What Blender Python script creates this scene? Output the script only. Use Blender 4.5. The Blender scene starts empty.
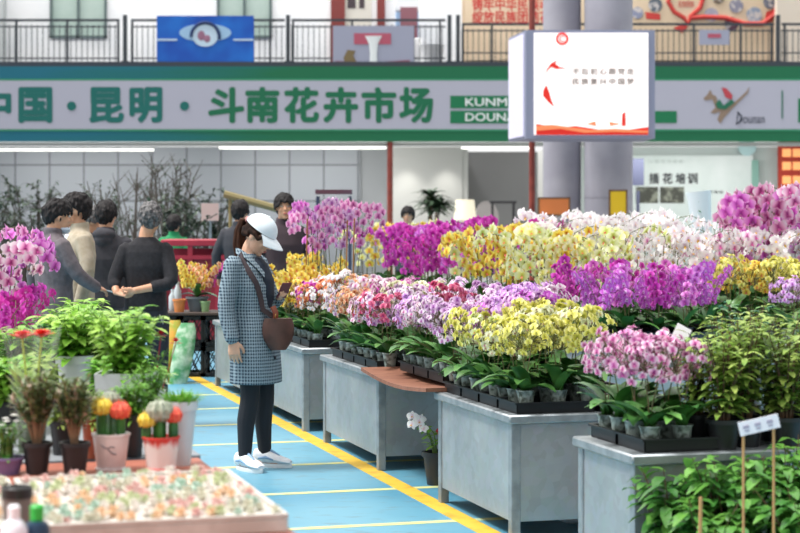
import bpy, bmesh, math, random
from mathutils import Vector, Matrix

PI = math.pi
SC = bpy.context.scene
COL = SC.collection

# ------------------------------------------------------------------ camera
FPX, HC, HY = 1770.0, 1.64, 214.0            # focal length in pixels, eye height, horizon row
cam_d = bpy.data.cameras.new('camera')
cam = bpy.data.objects.new('camera', cam_d)
COL.objects.link(cam)
cam.location = (0, 0, HC)
cam.rotation_euler = (PI / 2, 0, 0)
cam_d.sensor_width = 36.0
cam_d.lens = FPX / 800 * 36.0
cam_d.shift_y = -(266.5 - HY) / 800
cam_d.clip_end = 200
cam_d.dof.use_dof = True
cam_d.dof.focus_distance = 10.9
cam_d.dof.aperture_fstop = 3.4
SC.camera = cam

# ------------------------------------------------------------------ light
world = bpy.data.worlds.new('hall_daylight')
SC.world = world
world.use_nodes = True
wn = world.node_tree.nodes
wl = world.node_tree.links
wtc = wn.new('ShaderNodeTexCoord')
wdot = wn.new('ShaderNodeVectorMath'); wdot.operation = 'DOT_PRODUCT'   # the roof lights are brightest overhead, to the left and far end
wdot.inputs[1].default_value = Vector((-0.42, 0.30, 0.86))
wramp = wn.new('ShaderNodeValToRGB')
wl.new(wtc.outputs['Generated'], wdot.inputs[0])
wl.new(wdot.outputs['Value'], wramp.inputs[0])
wramp.color_ramp.elements[0].position = 0.0
wramp.color_ramp.elements[0].color = (0.33, 0.33, 0.335, 1)
wramp.color_ramp.elements[1].position = 0.75
wramp.color_ramp.elements[1].color = (1.0, 0.995, 0.985, 1)
wl.new(wramp.outputs[0], wn['Background'].inputs[0])
wn['Background'].inputs[1].default_value = 1.15

sun_d = bpy.data.lights.new('skylight_sun', 'SUN')
sun_d.energy = 2.6
sun_d.angle = math.radians(14)
sun_d.color = (1.0, 0.985, 0.96)
sun = bpy.data.objects.new('skylight_sun', sun_d)
COL.objects.link(sun)
sun.location = (-6, -4, 14)
sun.rotation_euler = Vector((0.42, 0.10, -0.89)).to_track_quat('-Z', 'Y').to_euler()

SC.view_settings.view_transform = 'Standard'
SC.view_settings.look = 'None'
SC.view_settings.gamma = 1.0
SC.view_settings.use_curve_mapping = False
SC.view_settings.exposure = 0.58
SC.cycles.use_denoising = True
SC.cycles.max_bounces = 6
SC.cycles.transparent_max_bounces = 12

# ------------------------------------------------------------------ frames of reference
CA, SA = 0.960, 0.279                        # the aisle runs 16 degrees off the camera axis
def W(v, u, z=0.0):                          # v across the aisle, u along it
    return Vector((CA * v - SA * u, SA * v + CA * u, z))
AROT = math.atan2(SA, CA)
def P(px, py, Y):                            # where a sight line stands at distance Y
    return Vector(((px - 400) * Y / FPX, Y, HC - (py - HY) * Y / FPX))
def VU(p):
    return (CA * p.x + SA * p.y, -SA * p.x + CA * p.y)

# ------------------------------------------------------------------ materials
def lin(h):
    h = h.lstrip('#')
    o = []
    for i in (0, 2, 4):
        c = int(h[i:i + 2], 16) / 255
        o.append(c / 12.92 if c <= 0.04045 else ((c + 0.055) / 1.055) ** 2.4)
    return (*o, 1)

MATS = {}
def mat(name, col, rough=0.6, metal=0.0, col2=None, scale=6.0, bump=0.0, lo=0.4, hi=0.65, spec=0.5,
        alpha=1.0, trans=0.0, emit=0.0, vary=0.0, stretch=None, translucent=0.0):
    if name in MATS:
        return MATS[name]
    m = bpy.data.materials.new(name)
    m.use_nodes = True
    nt = m.node_tree
    b = nt.nodes['Principled BSDF']
    b.inputs['Roughness'].default_value = rough
    b.inputs['Metallic'].default_value = metal
    b.inputs['Specular IOR Level'].default_value = spec
    b.inputs['Alpha'].default_value = alpha
    b.inputs['Transmission Weight'].default_value = trans
    b.inputs['Base Color'].default_value = lin(col)
    out = None
    if col2:
        tc = nt.nodes.new('ShaderNodeTexCoord')
        src = tc.outputs['Object']
        if stretch:
            mp = nt.nodes.new('ShaderNodeMapping')
            mp.inputs['Scale'].default_value = stretch
            nt.links.new(src, mp.inputs[0])
            src = mp.outputs[0]
        nz = nt.nodes.new('ShaderNodeTexNoise')
        nz.inputs['Scale'].default_value = scale
        nz.inputs['Detail'].default_value = 5
        nt.links.new(src, nz.inputs['Vector'])
        rp = nt.nodes.new('ShaderNodeValToRGB')
        rp.color_ramp.elements[0].position = lo
        rp.color_ramp.elements[1].position = hi
        rp.color_ramp.elements[0].color = lin(col)
        rp.color_ramp.elements[1].color = lin(col2)
        nt.links.new(nz.outputs[0], rp.inputs[0])
        out = rp.outputs[0]
        if bump:
            bp = nt.nodes.new('ShaderNodeBump')
            bp.inputs['Strength'].default_value = bump
            bp.inputs['Distance'].default_value = 0.02
            nt.links.new(nz.outputs[0], bp.inputs['Height'])
            nt.links.new(bp.outputs[0], b.inputs['Normal'])
    if vary:
        oi = nt.nodes.new('ShaderNodeObjectInfo')
        hs = nt.nodes.new('ShaderNodeHueSaturation')
        mr = nt.nodes.new('ShaderNodeMapRange')
        mr.inputs['To Min'].default_value = 1 - vary
        mr.inputs['To Max'].default_value = 1 + vary
        nt.links.new(oi.outputs['Random'], mr.inputs['Value'])
        nt.links.new(mr.outputs[0], hs.inputs['Value'])
        if out:
            nt.links.new(out, hs.inputs['Color'])
        else:
            hs.inputs['Color'].default_value = lin(col)
        out = hs.outputs[0]
    if out:
        nt.links.new(out, b.inputs['Base Color'])
    if emit:
        b.inputs['Emission Color'].default_value = lin(col)
        b.inputs['Emission Strength'].default_value = emit
    if translucent:
        tr = nt.nodes.new('ShaderNodeBsdfTranslucent')
        mx = nt.nodes.new('ShaderNodeMixShader')
        mx.inputs[0].default_value = translucent
        tr.inputs[0].default_value = lin(col)
        if out:
            nt.links.new(out, tr.inputs[0])
        nt.links.new(b.outputs[0], mx.inputs[1])
        nt.links.new(tr.outputs[0], mx.inputs[2])
        nt.links.new(mx.outputs[0], nt.nodes['Material Output'].inputs[0])
    MATS[name] = m
    return m

def petal_mat(name, edge, mid, core):
    """petal colour runs from the throat (uv.x = 0) to the rim (uv.x = 1), with veins"""
    key = 'petal ' + name
    if key in MATS:
        return MATS[key]
    m = bpy.data.materials.new(key)
    m.use_nodes = True
    nt = m.node_tree
    b = nt.nodes['Principled BSDF']
    b.inputs['Roughness'].default_value = 0.55
    uv = nt.nodes.new('ShaderNodeUVMap')
    sp = nt.nodes.new('ShaderNodeSeparateXYZ')
    nt.links.new(uv.outputs[0], sp.inputs[0])
    rp = nt.nodes.new('ShaderNodeValToRGB')
    e = rp.color_ramp.elements
    e[0].position = 0.05; e[0].color = lin(core)
    e[1].position = 0.95; e[1].color = lin(edge)
    k = e.new(0.42); k.color = lin(mid)
    nt.links.new(sp.outputs['X'], rp.inputs[0])
    oi = nt.nodes.new('ShaderNodeObjectInfo')
    hs = nt.nodes.new('ShaderNodeHueSaturation')
    mr = nt.nodes.new('ShaderNodeMapRange')
    mr.inputs['To Min'].default_value = 0.86
    mr.inputs['To Max'].default_value = 1.12
    nt.links.new(oi.outputs['Random'], mr.inputs['Value'])
    nt.links.new(mr.outputs[0], hs.inputs['Value'])
    nt.links.new(rp.outputs[0], hs.inputs['Color'])
    nt.links.new(hs.outputs[0], b.inputs['Base Color'])
    tr = nt.nodes.new('ShaderNodeBsdfTranslucent')
    nt.links.new(hs.outputs[0], tr.inputs[0])
    mx = nt.nodes.new('ShaderNodeMixShader')
    mx.inputs[0].default_value = 0.35
    nt.links.new(b.outputs[0], mx.inputs[1])
    nt.links.new(tr.outputs[0], mx.inputs[2])
    nt.links.new(mx.outputs[0], nt.nodes['Material Output'].inputs[0])
    MATS[key] = m
    return m

# ------------------------------------------------------------------ mesh builder
def frames(pts):
    pts = [Vector(p) for p in pts]
    n = len(pts)
    out = []
    prev = None
    for i in range(n):
        t = (pts[min(i + 1, n - 1)] - pts[max(i - 1, 0)])
        t = t.normalized() if t.length > 1e-9 else Vector((0, 0, 1))
        if prev is None:
            a = Vector((1, 0, 0)) if abs(t.x) < 0.9 else Vector((0, 1, 0))
            x = (a - t * a.dot(t)).normalized()
        else:
            x = prev - t * prev.dot(t)
            x = x.normalized() if x.length > 1e-6 else t.orthogonal().normalized()
        prev = x
        out.append((pts[i], x, t.cross(x), t))
    return out

class MB:
    def __init__(s):
        s.v, s.f, s.m, s.uv = [], [], [], []
        s.mi = 0
    def add(s, verts, faces, uvs=None, M=None):
        o = len(s.v)
        for p in verts:
            p = Vector(p)
            s.v.append(M @ p if M is not None else p)
        for k, f in enumerate(faces):
            s.f.append([i + o for i in f])
            s.m.append(s.mi)
            s.uv.append([uvs[i] for i in f] if uvs else None)
        return s
    def box(s, c, d, M=None, b=0.0):
        cx, cy, cz = c
        hx, hy, hz = d[0] / 2, d[1] / 2, d[2] / 2
        b = min(b, hx * 0.9, hy * 0.9, hz * 0.9)
        if b <= 0:
            v = [(cx + sx * hx, cy + sy * hy, cz + sz * hz) for sx in (-1, 1) for sy in (-1, 1) for sz in (-1, 1)]
            f = [(0, 1, 3, 2), (4, 6, 7, 5), (0, 4, 5, 1), (2, 3, 7, 6), (0, 2, 6, 4), (1, 5, 7, 3)]
            return s.add(v, f, None, M)
        v, idx = [], {}
        for sx in (-1, 1):
            for sy in (-1, 1):
                for sz in (-1, 1):
                    for ax in range(3):
                        h = [hx - b, hy - b, hz - b]
                        h[ax] += b
                        idx[(sx, sy, sz, ax)] = len(v)
                        v.append((cx + sx * h[0], cy + sy * h[1], cz + sz * h[2]))
        f = []
        S = (-1, 1)
        for sg in S:
            f.append([idx[(sg, a, c2, 0)] for a, c2 in ((-1, -1), (1, -1), (1, 1), (-1, 1))])
            f.append([idx[(a, sg, c2, 1)] for a, c2 in ((-1, -1), (-1, 1), (1, 1), (1, -1))])
            f.append([idx[(a, c2, sg, 2)] for a, c2 in ((-1, -1), (1, -1), (1, 1), (-1, 1))])
        for a in S:
            for c2 in S:
                f.append([idx[(a, c2, -1, 0)], idx[(a, c2, 1, 0)], idx[(a, c2, 1, 1)], idx[(a, c2, -1, 1)]])
                f.append([idx[(a, -1, c2, 0)], idx[(a, 1, c2, 0)], idx[(a, 1, c2, 2)], idx[(a, -1, c2, 2)]])
                f.append([idx[(-1, a, c2, 1)], idx[(1, a, c2, 1)], idx[(1, a, c2, 2)], idx[(-1, a, c2, 2)]])
                for d2 in S:
                    f.append([idx[(a, c2, d2, 0)], idx[(a, c2, d2, 1)], idx[(a, c2, d2, 2)]])
        return s.add(v, f, None, M)
    def rings(s, rings, cap=True, closed=True, uvs=None):
        n = len(rings[0])
        v = [p for r in rings for p in r]
        f = []
        for i in range(len(rings) - 1):
            for j in range(n if closed else n - 1):
                k = (j + 1) % n
                f.append([i * n + j, i * n + k, (i + 1) * n + k, (i + 1) * n + j])
        if cap:
            f.append(list(range(n))[::-1])
            f.append([(len(rings) - 1) * n + j for j in range(n)])
        return s.add(v, f)
    def tube(s, pts, r, n=8, cap=True):
        fr = frames(pts)
        rs = []
        for i, (p, x, y, t) in enumerate(fr):
            ri = r[i] if isinstance(r, (list, tuple)) else r
            rs.append([p + (x * math.cos(a) + y * math.sin(a)) * ri for a in [2 * PI * k / n for k in range(n)]])
        return s.rings(rs, cap)
    def lathe(s, prof, n=16, c=(0, 0, 0), M=None, cap=True):
        rs = [[Vector((c[0] + r * math.cos(2 * PI * k / n), c[1] + r * math.sin(2 * PI * k / n), c[2] + z)) for k in range(n)] for r, z in prof]
        if M is not None:
            rs = [[M @ p for p in r] for r in rs]
        return s.rings(rs, cap)
    def ball(s, c, r, nu=10, nv=6, M=None):
        if not isinstance(r, (list, tuple)):
            r = (r, r, r)
        v, f = [], []
        for i in range(1, nv):
            th = PI * i / nv
            for j in range(nu):
                a = 2 * PI * j / nu
                v.append((c[0] + r[0] * math.sin(th) * math.cos(a), c[1] + r[1] * math.sin(th) * math.sin(a), c[2] + r[2] * math.cos(th)))
        t = len(v); v.append((c[0], c[1], c[2] + r[2])); v.append((c[0], c[1], c[2] - r[2]))
        for i in range(nv - 2):
            for j in range(nu):
                k = (j + 1) % nu
                f.append([i * nu + j, (i + 1) * nu + j, (i + 1) * nu + k, i * nu + k])
        for j in range(nu):
            k = (j + 1) % nu
            f.append([t, j, k])
            f.append([t + 1, (nv - 2) * nu + k, (nv - 2) * nu + j])
        return s.add(v, f, None, M)
    def grid(s, nu, nv, fn, M=None):
        v, uv, f = [], [], []
        for i in range(nu + 1):
            for j in range(nv + 1):
                a, b = i / nu, j / nv
                v.append(fn(a, b)); uv.append((a, b))
        w = nv + 1
        for i in range(nu):
            for j in range(nv):
                f.append([i * w + j, i * w + j + 1, (i + 1) * w + j + 1, (i + 1) * w + j])
        return s.add(v, f, uv, M)
    def prism(s, poly, y0, y1, M=None):          # poly in x,z ; extruded along y
        n = len(poly)
        v = [(x, y0, z) for x, z in poly] + [(x, y1, z) for x, z in poly]
        f = [list(range(n))[::-1], [n + i for i in range(n)]]
        for i in range(n):
            k = (i + 1) % n
            f.append([i, k, n + k, n + i])
        return s.add(v, f, None, M)
    def mesh(s, name, mats, smooth=True, ang=38):
        me = bpy.data.meshes.new(name)
        me.from_pydata(s.v, [], s.f)
        if not isinstance(mats, (list, tuple)):
            mats = [mats]
        for m in mats:
            me.materials.append(m)
        if len(mats) > 1:
            me.polygons.foreach_set('material_index', s.m)
        if any(u is not None for u in s.uv):
            l = me.uv_layers.new(name='UVMap')
            flat = []
            for f, u in zip(s.f, s.uv):
                for i in range(len(f)):
                    flat.extend(u[i] if u else (0.5, 0.5))
            l.data.foreach_set('uv', flat)
        me.validate()
        bm = bmesh.new(); bm.from_mesh(me)
        bmesh.ops.recalc_face_normals(bm, faces=bm.faces)
        bm.to_mesh(me); bm.free()
        if smooth:
            me.polygons.foreach_set('use_smooth', [True] * len(me.polygons))
            me.set_sharp_from_angle(angle=math.radians(ang))
        me.update()
        return me
    def build(s, name, mats, parent=None, smooth=True, loc=None, rotz=0.0):
        o = bpy.data.objects.new(name, s.mesh(name, mats, smooth))
        COL.objects.link(o)
        if parent is not None:
            o.parent = parent
        if loc is not None:
            o.location = loc
        o.rotation_euler = (0, 0, rotz)
        return o

def tag(o, label, cat, group=None, kind=None):
    if label: o['label'] = label
    if cat: o['category'] = cat
    if group: o['group'] = group
    if kind: o['kind'] = kind
    return o
def thing(name, label, cat, loc=(0, 0, 0), rotz=0.0, group=None):
    o = bpy.data.objects.new(name, None)
    o.empty_display_size = 0.05
    COL.objects.link(o)
    o.location = loc
    o.rotation_euler = (0, 0, rotz)
    return tag(o, label, cat, group)
def link(name, me, parent=None, loc=None, rotz=0.0):
    o = bpy.data.objects.new(name, me)
    COL.objects.link(o)
    if parent is not None: o.parent = parent
    if loc is not None: o.location = loc
    if rotz: o.rotation_euler = (0, 0, rotz)
    return o
def struct(o):
    o['kind'] = 'structure'
    return o
def dup(root, loc, rotz=0.0, label=None, group=None, scale=None):
    r = root.copy(); COL.objects.link(r); r.location = loc; r.rotation_euler = (0, 0, rotz)
    if label: r['label'] = label
    if group: r['group'] = group
    if scale: r.scale = (scale, scale, scale)
    for ch in list(root.children):
        c = ch.copy(); COL.objects.link(c); c.parent = r
        for g in list(ch.children):
            d = g.copy(); COL.objects.link(d); d.parent = c
    return r

def text_mesh(name, body, height, m, parent=None, loc=(0, 0, 0), rot=(PI / 2, 0, 0), bold=0.0, width=None, depth=0.004, space=1.0, shear=0.0):
    """lettering as a mesh; height = cap height wanted, width = total width wanted"""
    cu = bpy.data.curves.new(name, 'FONT')
    cu.body = body
    cu.size = 1.0
    cu.extrude = 0.5
    cu.resolution_u = 3
    cu.space_character = space
    cu.shear = shear
    o = bpy.data.objects.new(name, cu)
    COL.objects.link(o)
    dg = bpy.context.evaluated_depsgraph_get()
    me = bpy.data.meshes.new_from_object(o.evaluated_get(dg))
    bpy.data.objects.remove(o)
    bpy.data.curves.remove(cu)
    xs = [v.co.x for v in me.vertices]; ys = [v.co.y for v in me.vertices]
    if not xs:
        return None
    x0, x1, y0, y1 = min(xs), max(xs), min(ys), max(ys)
    sy = height / max(y1 - y0, 1e-6)
    sx = width / max(x1 - x0, 1e-6) if width else sy
    if bold:                                 # thicken the strokes: the outline laid over itself, nudged round
        vs = [v.co.copy() for v in me.vertices]; fs = [list(p.vertices) for p in me.polygons]
        nv, nf = [], []
        for k2, (ax, ay) in enumerate(((0, 0), (1, 0), (-1, 0), (0, 1), (0, -1), (.7, .7), (-.7, .7), (.7, -.7), (-.7, -.7))):
            nf += [[i + len(nv) for i in f] for f in fs]
            nv += [Vector((c.x + ax * bold, c.y + ay * bold, c.z * (1 - 0.03 * k2))) for c in vs]
        me.clear_geometry(); me.from_pydata(nv, [], nf); me.update()
        x0, x1, y0, y1 = x0 - bold, x1 + bold, y0 - bold, y1 + bold
        sy = height / max(y1 - y0, 1e-6); sx = width / max(x1 - x0, 1e-6) if width else sy
    for v in me.vertices:
        v.co = Vector(((v.co.x - (x0 + x1) / 2) * sx, (v.co.y - (y0 + y1) / 2) * sy, v.co.z * depth))
    me.name = name
    me.materials.clear(); me.materials.append(m)
    ob = bpy.data.objects.new(name, me)
    COL.objects.link(ob)
    if parent is not None: ob.parent = parent
    ob.location = loc
    ob.rotation_euler = rot
    return ob

R = random.Random(7)
# ================================================================== the hall
YB = 46.0                                    # front of the balcony
def bx(x, y=None, Y=YB):                     # metres from photo columns at distance Y
    return (x - 400) * Y / FPX
def bz(y, Y=YB):
    return HC - (y - HY) * Y / FPX

# floor: blue painted concrete, worn
fm = bpy.data.materials.new('blue floor paint'); fm.use_nodes = True
nt = fm.node_tree; pb = nt.nodes['Principled BSDF']
tc = nt.nodes.new('ShaderNodeTexCoord')
n1 = nt.nodes.new('ShaderNodeTexNoise'); n1.inputs['Scale'].default_value = 0.9; n1.inputs['Detail'].default_value = 6
n2 = nt.nodes.new('ShaderNodeTexNoise'); n2.inputs['Scale'].default_value = 7.0; n2.inputs['Detail'].default_value = 8
mp = nt.nodes.new('ShaderNodeMapping'); mp.inputs['Scale'].default_value = (1, 2.2, 1)
nt.links.new(tc.outputs['Object'], n1.inputs['Vector'])
nt.links.new(tc.outputs['Object'], mp.inputs[0]); nt.links.new(mp.outputs[0], n2.inputs['Vector'])
r1 = nt.nodes.new('ShaderNodeValToRGB')
r1.color_ramp.elements[0].position = 0.35; r1.color_ramp.elements[0].color = lin('#6ca3b7')
r1.color_ramp.elements[1].position = 0.68; r1.color_ramp.elements[1].color = lin('#4f90ab')
nt.links.new(n1.outputs[0], r1.inputs[0])
r2 = nt.nodes.new('ShaderNodeValToRGB')
r2.color_ramp.elements[0].position = 0.56; r2.color_ramp.elements[0].color = (0, 0, 0, 1)
r2.color_ramp.elements[1].position = 0.74; r2.color_ramp.elements[1].color = (1, 1, 1, 1)
nt.links.new(n2.outputs[0], r2.inputs[0])
mx = nt.nodes.new('ShaderNodeMixRGB'); mx.inputs[2].default_value = lin('#6a7f86')
ml = nt.nodes.new('ShaderNodeMath'); ml.operation = 'MULTIPLY'; ml.inputs[1].default_value = 0.8
nt.links.new(r2.outputs[0], ml.inputs[0]); nt.links.new(ml.outputs[0], mx.inputs[0])
nt.links.new(r1.outputs[0], mx.inputs[1]); nt.links.new(mx.outputs[0], pb.inputs['Base Color'])
pb.inputs['Roughness'].default_value = 0.42
b = MB(); b.box((0, 12.5, -0.05), (24, 27, 0.1))
struct(b.build('floor', fm, smooth=False))
b = MB(); b.box((0, 42.5, -0.05), (60, 33, 0.1))
struct(b.build('floor_2', mat('grey hall floor', '#8d8d8c', .5, col2='#7c7c7c', scale=.8), smooth=False))

line_m = mat('yellow line paint', '#e2b83e', 0.55, col2='#c09430', scale=9, lo=0.5, hi=0.75)
line2_m = mat('pale yellow line paint', '#d9d488', 0.55, col2='#a9c8ac', scale=8, lo=0.45, hi=0.7)
b = MB(); b.box((2.98, 16, 0.0012), (0.115, 30, 0.0024))
struct(b.build('trim_1', line_m, smooth=False, rotz=AROT)); bpy.data.objects['trim_1']['label'] = 'broad yellow line along the aisle'
for k in range(10):
    u = 7.85 + 1.15 * k
    b = MB(); b.box((1.6, u, 0.0008), (4.4, 0.07, 0.0016))
    struct(b.build('trim_%d' % (k + 2), line2_m, smooth=False, rotz=AROT))

# ---- upper storey
white_w = mat('white plaster', '#f6f6f6', 0.8, col2='#eeeff0', scale=1.2)
grey_w = mat('grey plaster edge', '#b9bdbc', 0.8)
beige_w = mat('beige poster sheet', '#d9c2a4', 0.75, col2='#e2cdb2', scale=0.6)
YW = 48.6
b = MB(); b.box((bx(215, Y=YW), YW + 0.15, 6.2 + 1.2), (bx(462, Y=YW) - bx(-230, Y=YW), 0.3, 4.8), None)
o = struct(b.build('wall_back', white_w, smooth=False)); o.location.x = bx(116, Y=YW) - bx(215, Y=YW)
b = MB(); b.box((0, YW + 0.15, 7.4), (15.0, 0.3, 4.8))
struct(b.build('wall_back_upper', beige_w, smooth=False)).location.x = bx(462, Y=YW) + 7.5
b = MB(); b.box((bx(-20, Y=YW - .1), YW - 0.2, 7.4), (1.4, 0.4, 4.8))
struct(b.build('wall_back_left', grey_w, smooth=False))
# far walls of the hall so that no sky shows beside the shops
side_m = mat('pale side wall', '#cfd3d6', 0.8)
for sx, nm in ((-1, 'wall_left'), (1, 'wall_right')):
    b = MB(); b.box((sx * 19.5, 38, 4.9), (0.3, 28, 9.8)); struct(b.build(nm, side_m, smooth=False))

slab_m = mat('dark balcony slab', '#3d434d', 0.7)
b = MB(); b.box((0, YB + 2.2, (bz(62) + bz(67)) / 2), (39, 4.6, bz(62) - bz(67)))
struct(b.build('ceiling', slab_m, smooth=False))

# ---- windows and door upstairs
frame_g = mat('grey green window frame', '#5d6d6c', 0.5)
glass_g = mat('pale green window pane', '#a9bdb4', 0.25, col2='#b8c8bf', scale=1.0)
def upper_window(n, x0, x1, ybot, mull):
    t = thing('window_%d' % n, None, None, (bx((x0 + x1) / 2, Y=YW), YW - 0.02, bz(ybot, YW)))
    struct(t)
    w = bx(x1, Y=YW) - bx(x0, Y=YW); h = 1.9
    f = MB()
    f.box((0, 0, 0.03), (w, 0.08, 0.07)); f.box((0, 0, h - 0.03), (w, 0.08, 0.07))
    for xx in (-w / 2 + 0.035, w / 2 - 0.035, mull * w):
        f.box((xx, 0, h / 2), (0.07, 0.08, h))
    struct(f.build('window_frame', frame_g, t, smooth=False))
    g = MB(); g.box((0, 0.03, h / 2), (w - 0.08, 0.03, h - 0.08)); struct(g.build('pane', glass_g, t, smooth=False))
upper_window(1, 50, 107, 38, 0.0)
upper_window(2, 217, 272, 38, 0.0)
red_f = mat('dark red door frame', '#7d3430', 0.6)
door_m = mat('pale door leaf', '#d8d2c6', 0.6)
t = struct(thing('door_1', None, None, (bx(356, Y=YW), YW - 0.03, bz(62, YW))))
f = MB()
for xx, ww in ((bx(338, Y=YW), 14), (bx(381, Y=YW), 8)):
    f.box((xx - t.location.x, 0, 1.25), (ww * YW / FPX, 0.12, 2.5))
struct(f.build('door_frame', red_f, t, smooth=False))
f = MB(); f.box((0.0, 0.03, 1.2), (0.85, 0.05, 2.4)); struct(f.build('door_leaf', door_m, t, smooth=False))
f = MB(); f.box((-0.12, 0.0, 1.75), (0.22, 0.03, 0.55)); f.box((0.16, 0.0, 1.75), (0.14, 0.03, 0.55))
struct(f.build('door_pane', mat('dark pane', '#4a4044', 0.3), t, smooth=False))
# notice cabinet by the door
t = thing('notice_cabinet', 'blue and white notice cabinet with a maroon board beside the upstairs door', 'cabinet', (bx(407, Y=47.9), 47.9, bz(62)))
f = MB(); f.box((0, 0, 0.75), (0.62, 0.35, 1.5), b=0.02); f.build('body', mat('pale blue cabinet', '#8fa9c9', 0.6), t)
f = MB(); f.box((0.05, -0.19, 1.2), (0.46, 0.03, 0.85)); f.build('board', mat('maroon notice', '#8b5a64', 0.6), t)
f = MB(); f.box((0, -0.01, 1.7), (0.62, 0.34, 0.36), b=0.02); f.build('sign_box', mat('white sign', '#e4e6ea', 0.6), t)
t = thing('planter_box', 'white planter box behind the balcony railing beneath the door', 'planter', (bx(432), 46.7, bz(62)))
f = MB(); f.lathe([(0.28, 0), (0.32, 0.45), (0.34, 0.5), (0.3, 0.5), (0.28, 0.4)], 20); f.build('pot', white_w, t)
t = thing('display_stand', 'slim white stand behind the railing next to the blue cabinet', 'stand', (bx(416.5), 46.9, bz(62)))
f = MB(); f.box((0, 0, 0.35), (0.3, 0.3, 0.7), b=0.02); f.build('body', white_w, t)

# ---- railing
rail_m = mat('dark railing steel', '#3a4047', 0.5)
def railing(x0, x1, top, label, posts, kick=None):
    t = thing('balcony_railing', label, 'railing', (0, YB + 0.05, bz(62)))
    a, c = bx(x0), bx(x1); hh = bz(top) - bz(62)
    m = MB(); m.box(((a + c) / 2, 0, hh), (c - a, 0.06, 0.06)); m.build('top_rail', rail_m, t, smooth=False)
    m = MB()
    m.box(((a + c) / 2, 0, hh - 0.17), (c - a, 0.035, 0.035)); m.box(((a + c) / 2, 0, 0.1 if not kick else kick), (c - a, 0.035, 0.035))
    m.build('lower_rail', rail_m, t, smooth=False)
    m = MB(); x = a
    while x < c:
        m.box((x, 0, hh / 2 - 0.06), (0.02, 0.02, hh - 0.12)); x += 0.145
    m.build('balusters', rail_m, t, smooth=False)
    for p in posts:
        m = MB(); m.box((bx(p), 0, hh / 2 + 0.01), (0.055, 0.055, hh + 0.02)); m.build('post', rail_m, t, smooth=False)
    return t
railing(-30, 119, 20, 'dark balcony railing at the left end above the green banner', (-14, 16, 67, 118))
railing(131, 284.5, 20, 'dark balcony railing behind the blue board', (132, 200, 270))
railing(291.5, 445.5, 20, 'dark balcony railing behind the grey board', (293, 352, 440))
railing(462, 774, 24, 'dark balcony railing behind the glowing sign box', (463, 492, 580, 694, 741, 772), 0.24)
railing(782, 850, 24, 'short dark balcony railing at the far right end', (785, 830), 0.24)
for x, nm in ((125, 'left of the blue board'), (288, 'between the blue and grey boards'), (449.5, 'left of the gap in the railing'), (458, 'right of the gap in the railing'), (778, 'near the right end of the balcony')):
    m = MB(); m.box((bx(x), YB + 0.02, (bz(15) + bz(62)) / 2), (0.10, 0.1, bz(15) - bz(62)))
    m.box((bx(x), YB + 0.02, bz(62) + 0.01), (0.2, 0.2, 0.02))
    tag(m.build('railing_post', rail_m, smooth=False), 'thick dark balcony post ' + nm, 'post')

# ---- the long green banner
bm_ = bpy.data.materials.new('banner print'); bm_.use_nodes = True
nt = bm_.node_tree; pb = nt.nodes['Principled BSDF']; pb.inputs['Roughness'].default_value = 0.6
tc = nt.nodes.new('ShaderNodeTexCoord'); sp = nt.nodes.new('ShaderNodeSeparateXYZ'); nt.links.new(tc.outputs['Object'], sp.inputs[0])
mr = nt.nodes.new('ShaderNodeMapRange'); mr.inputs['From Min'].default_value = bx(0); mr.inputs['From Max'].default_value = bx(400)
nt.links.new(sp.outputs['X'], mr.inputs[0])
nz = nt.nodes.new('ShaderNodeTexNoise'); nz.inputs['Scale'].default_value = 0.6
mpn = nt.nodes.new('ShaderNodeMapping'); mpn.inputs['Scale'].default_value = (0.35, 1, 5); nt.links.new(tc.outputs['Object'], mpn.inputs[0]); nt.links.new(mpn.outputs[0], nz.inputs['Vector'])
ad = nt.nodes.new('ShaderNodeMath'); ad.operation = 'MULTIPLY_ADD'; ad.inputs[1].default_value = 0.9; nt.links.new(nz.outputs[0], ad.inputs[0]); 
sb = nt.nodes.new('ShaderNodeMath'); sb.operation = 'SUBTRACT'; sb.inputs[1].default_value = 0.45; nt.links.new(mr.outputs[0], sb.inputs[0]); nt.links.new(sb.outputs[0], ad.inputs[2])
rp = nt.nodes.new('ShaderNodeValToRGB'); rp.color_ramp.elements[0].color = lin('#086a80'); rp.color_ramp.elements[1].color = lin('#056a45'); rp.color_ramp.elements[0].position = 0.1; rp.color_ramp.elements[1].position = 0.75
nt.links.new(ad.outputs[0], rp.inputs[0]); nt.links.new(rp.outputs[0], pb.inputs['Base Color'])
band_grey = mat('banner pale band', '#b0b2c2', 0.65)
ban = thing('market_banner', 'long green and pale grey shop banner with large green Chinese characters under the balcony', 'banner', (0, YB - 0.16, 0))
m = MB(); m.box((0, 0.02, (bz(67.05) + bz(142)) / 2), (38.6, 0.1, bz(67.05) - bz(142))); m.build('board', bm_, ban, smooth=False)
m = MB(); m.box((0, -0.035, (bz(81) + bz(129.5)) / 2), (38.6, 0.01, bz(81) - bz(129.5))); m.build('pale_band', band_grey, ban, smooth=False)
edge_m = mat('banner light edge', '#2f8f68', 0.6)
m = MB()
for yy in (80.2, 130.6):
    m.box((0, -0.038, bz(yy)), (38.6, 0.008, 0.045))
m.build('edge_stripe', edge_m, ban, smooth=False)
def gl(ch, cx, w=None, h=36, y=105.5, m_=None):
    text_mesh('lettering', ch, h * YB / FPX, m_ or g_txt, ban, (bx(cx), -0.045, bz(y)), bold=0.042, width=(w or 36) * YB / FPX)
t_txt = mat('teal lettering', '#076862', 0.6)
g_txt = mat('green lettering', '#066a48', 0.6)
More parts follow.
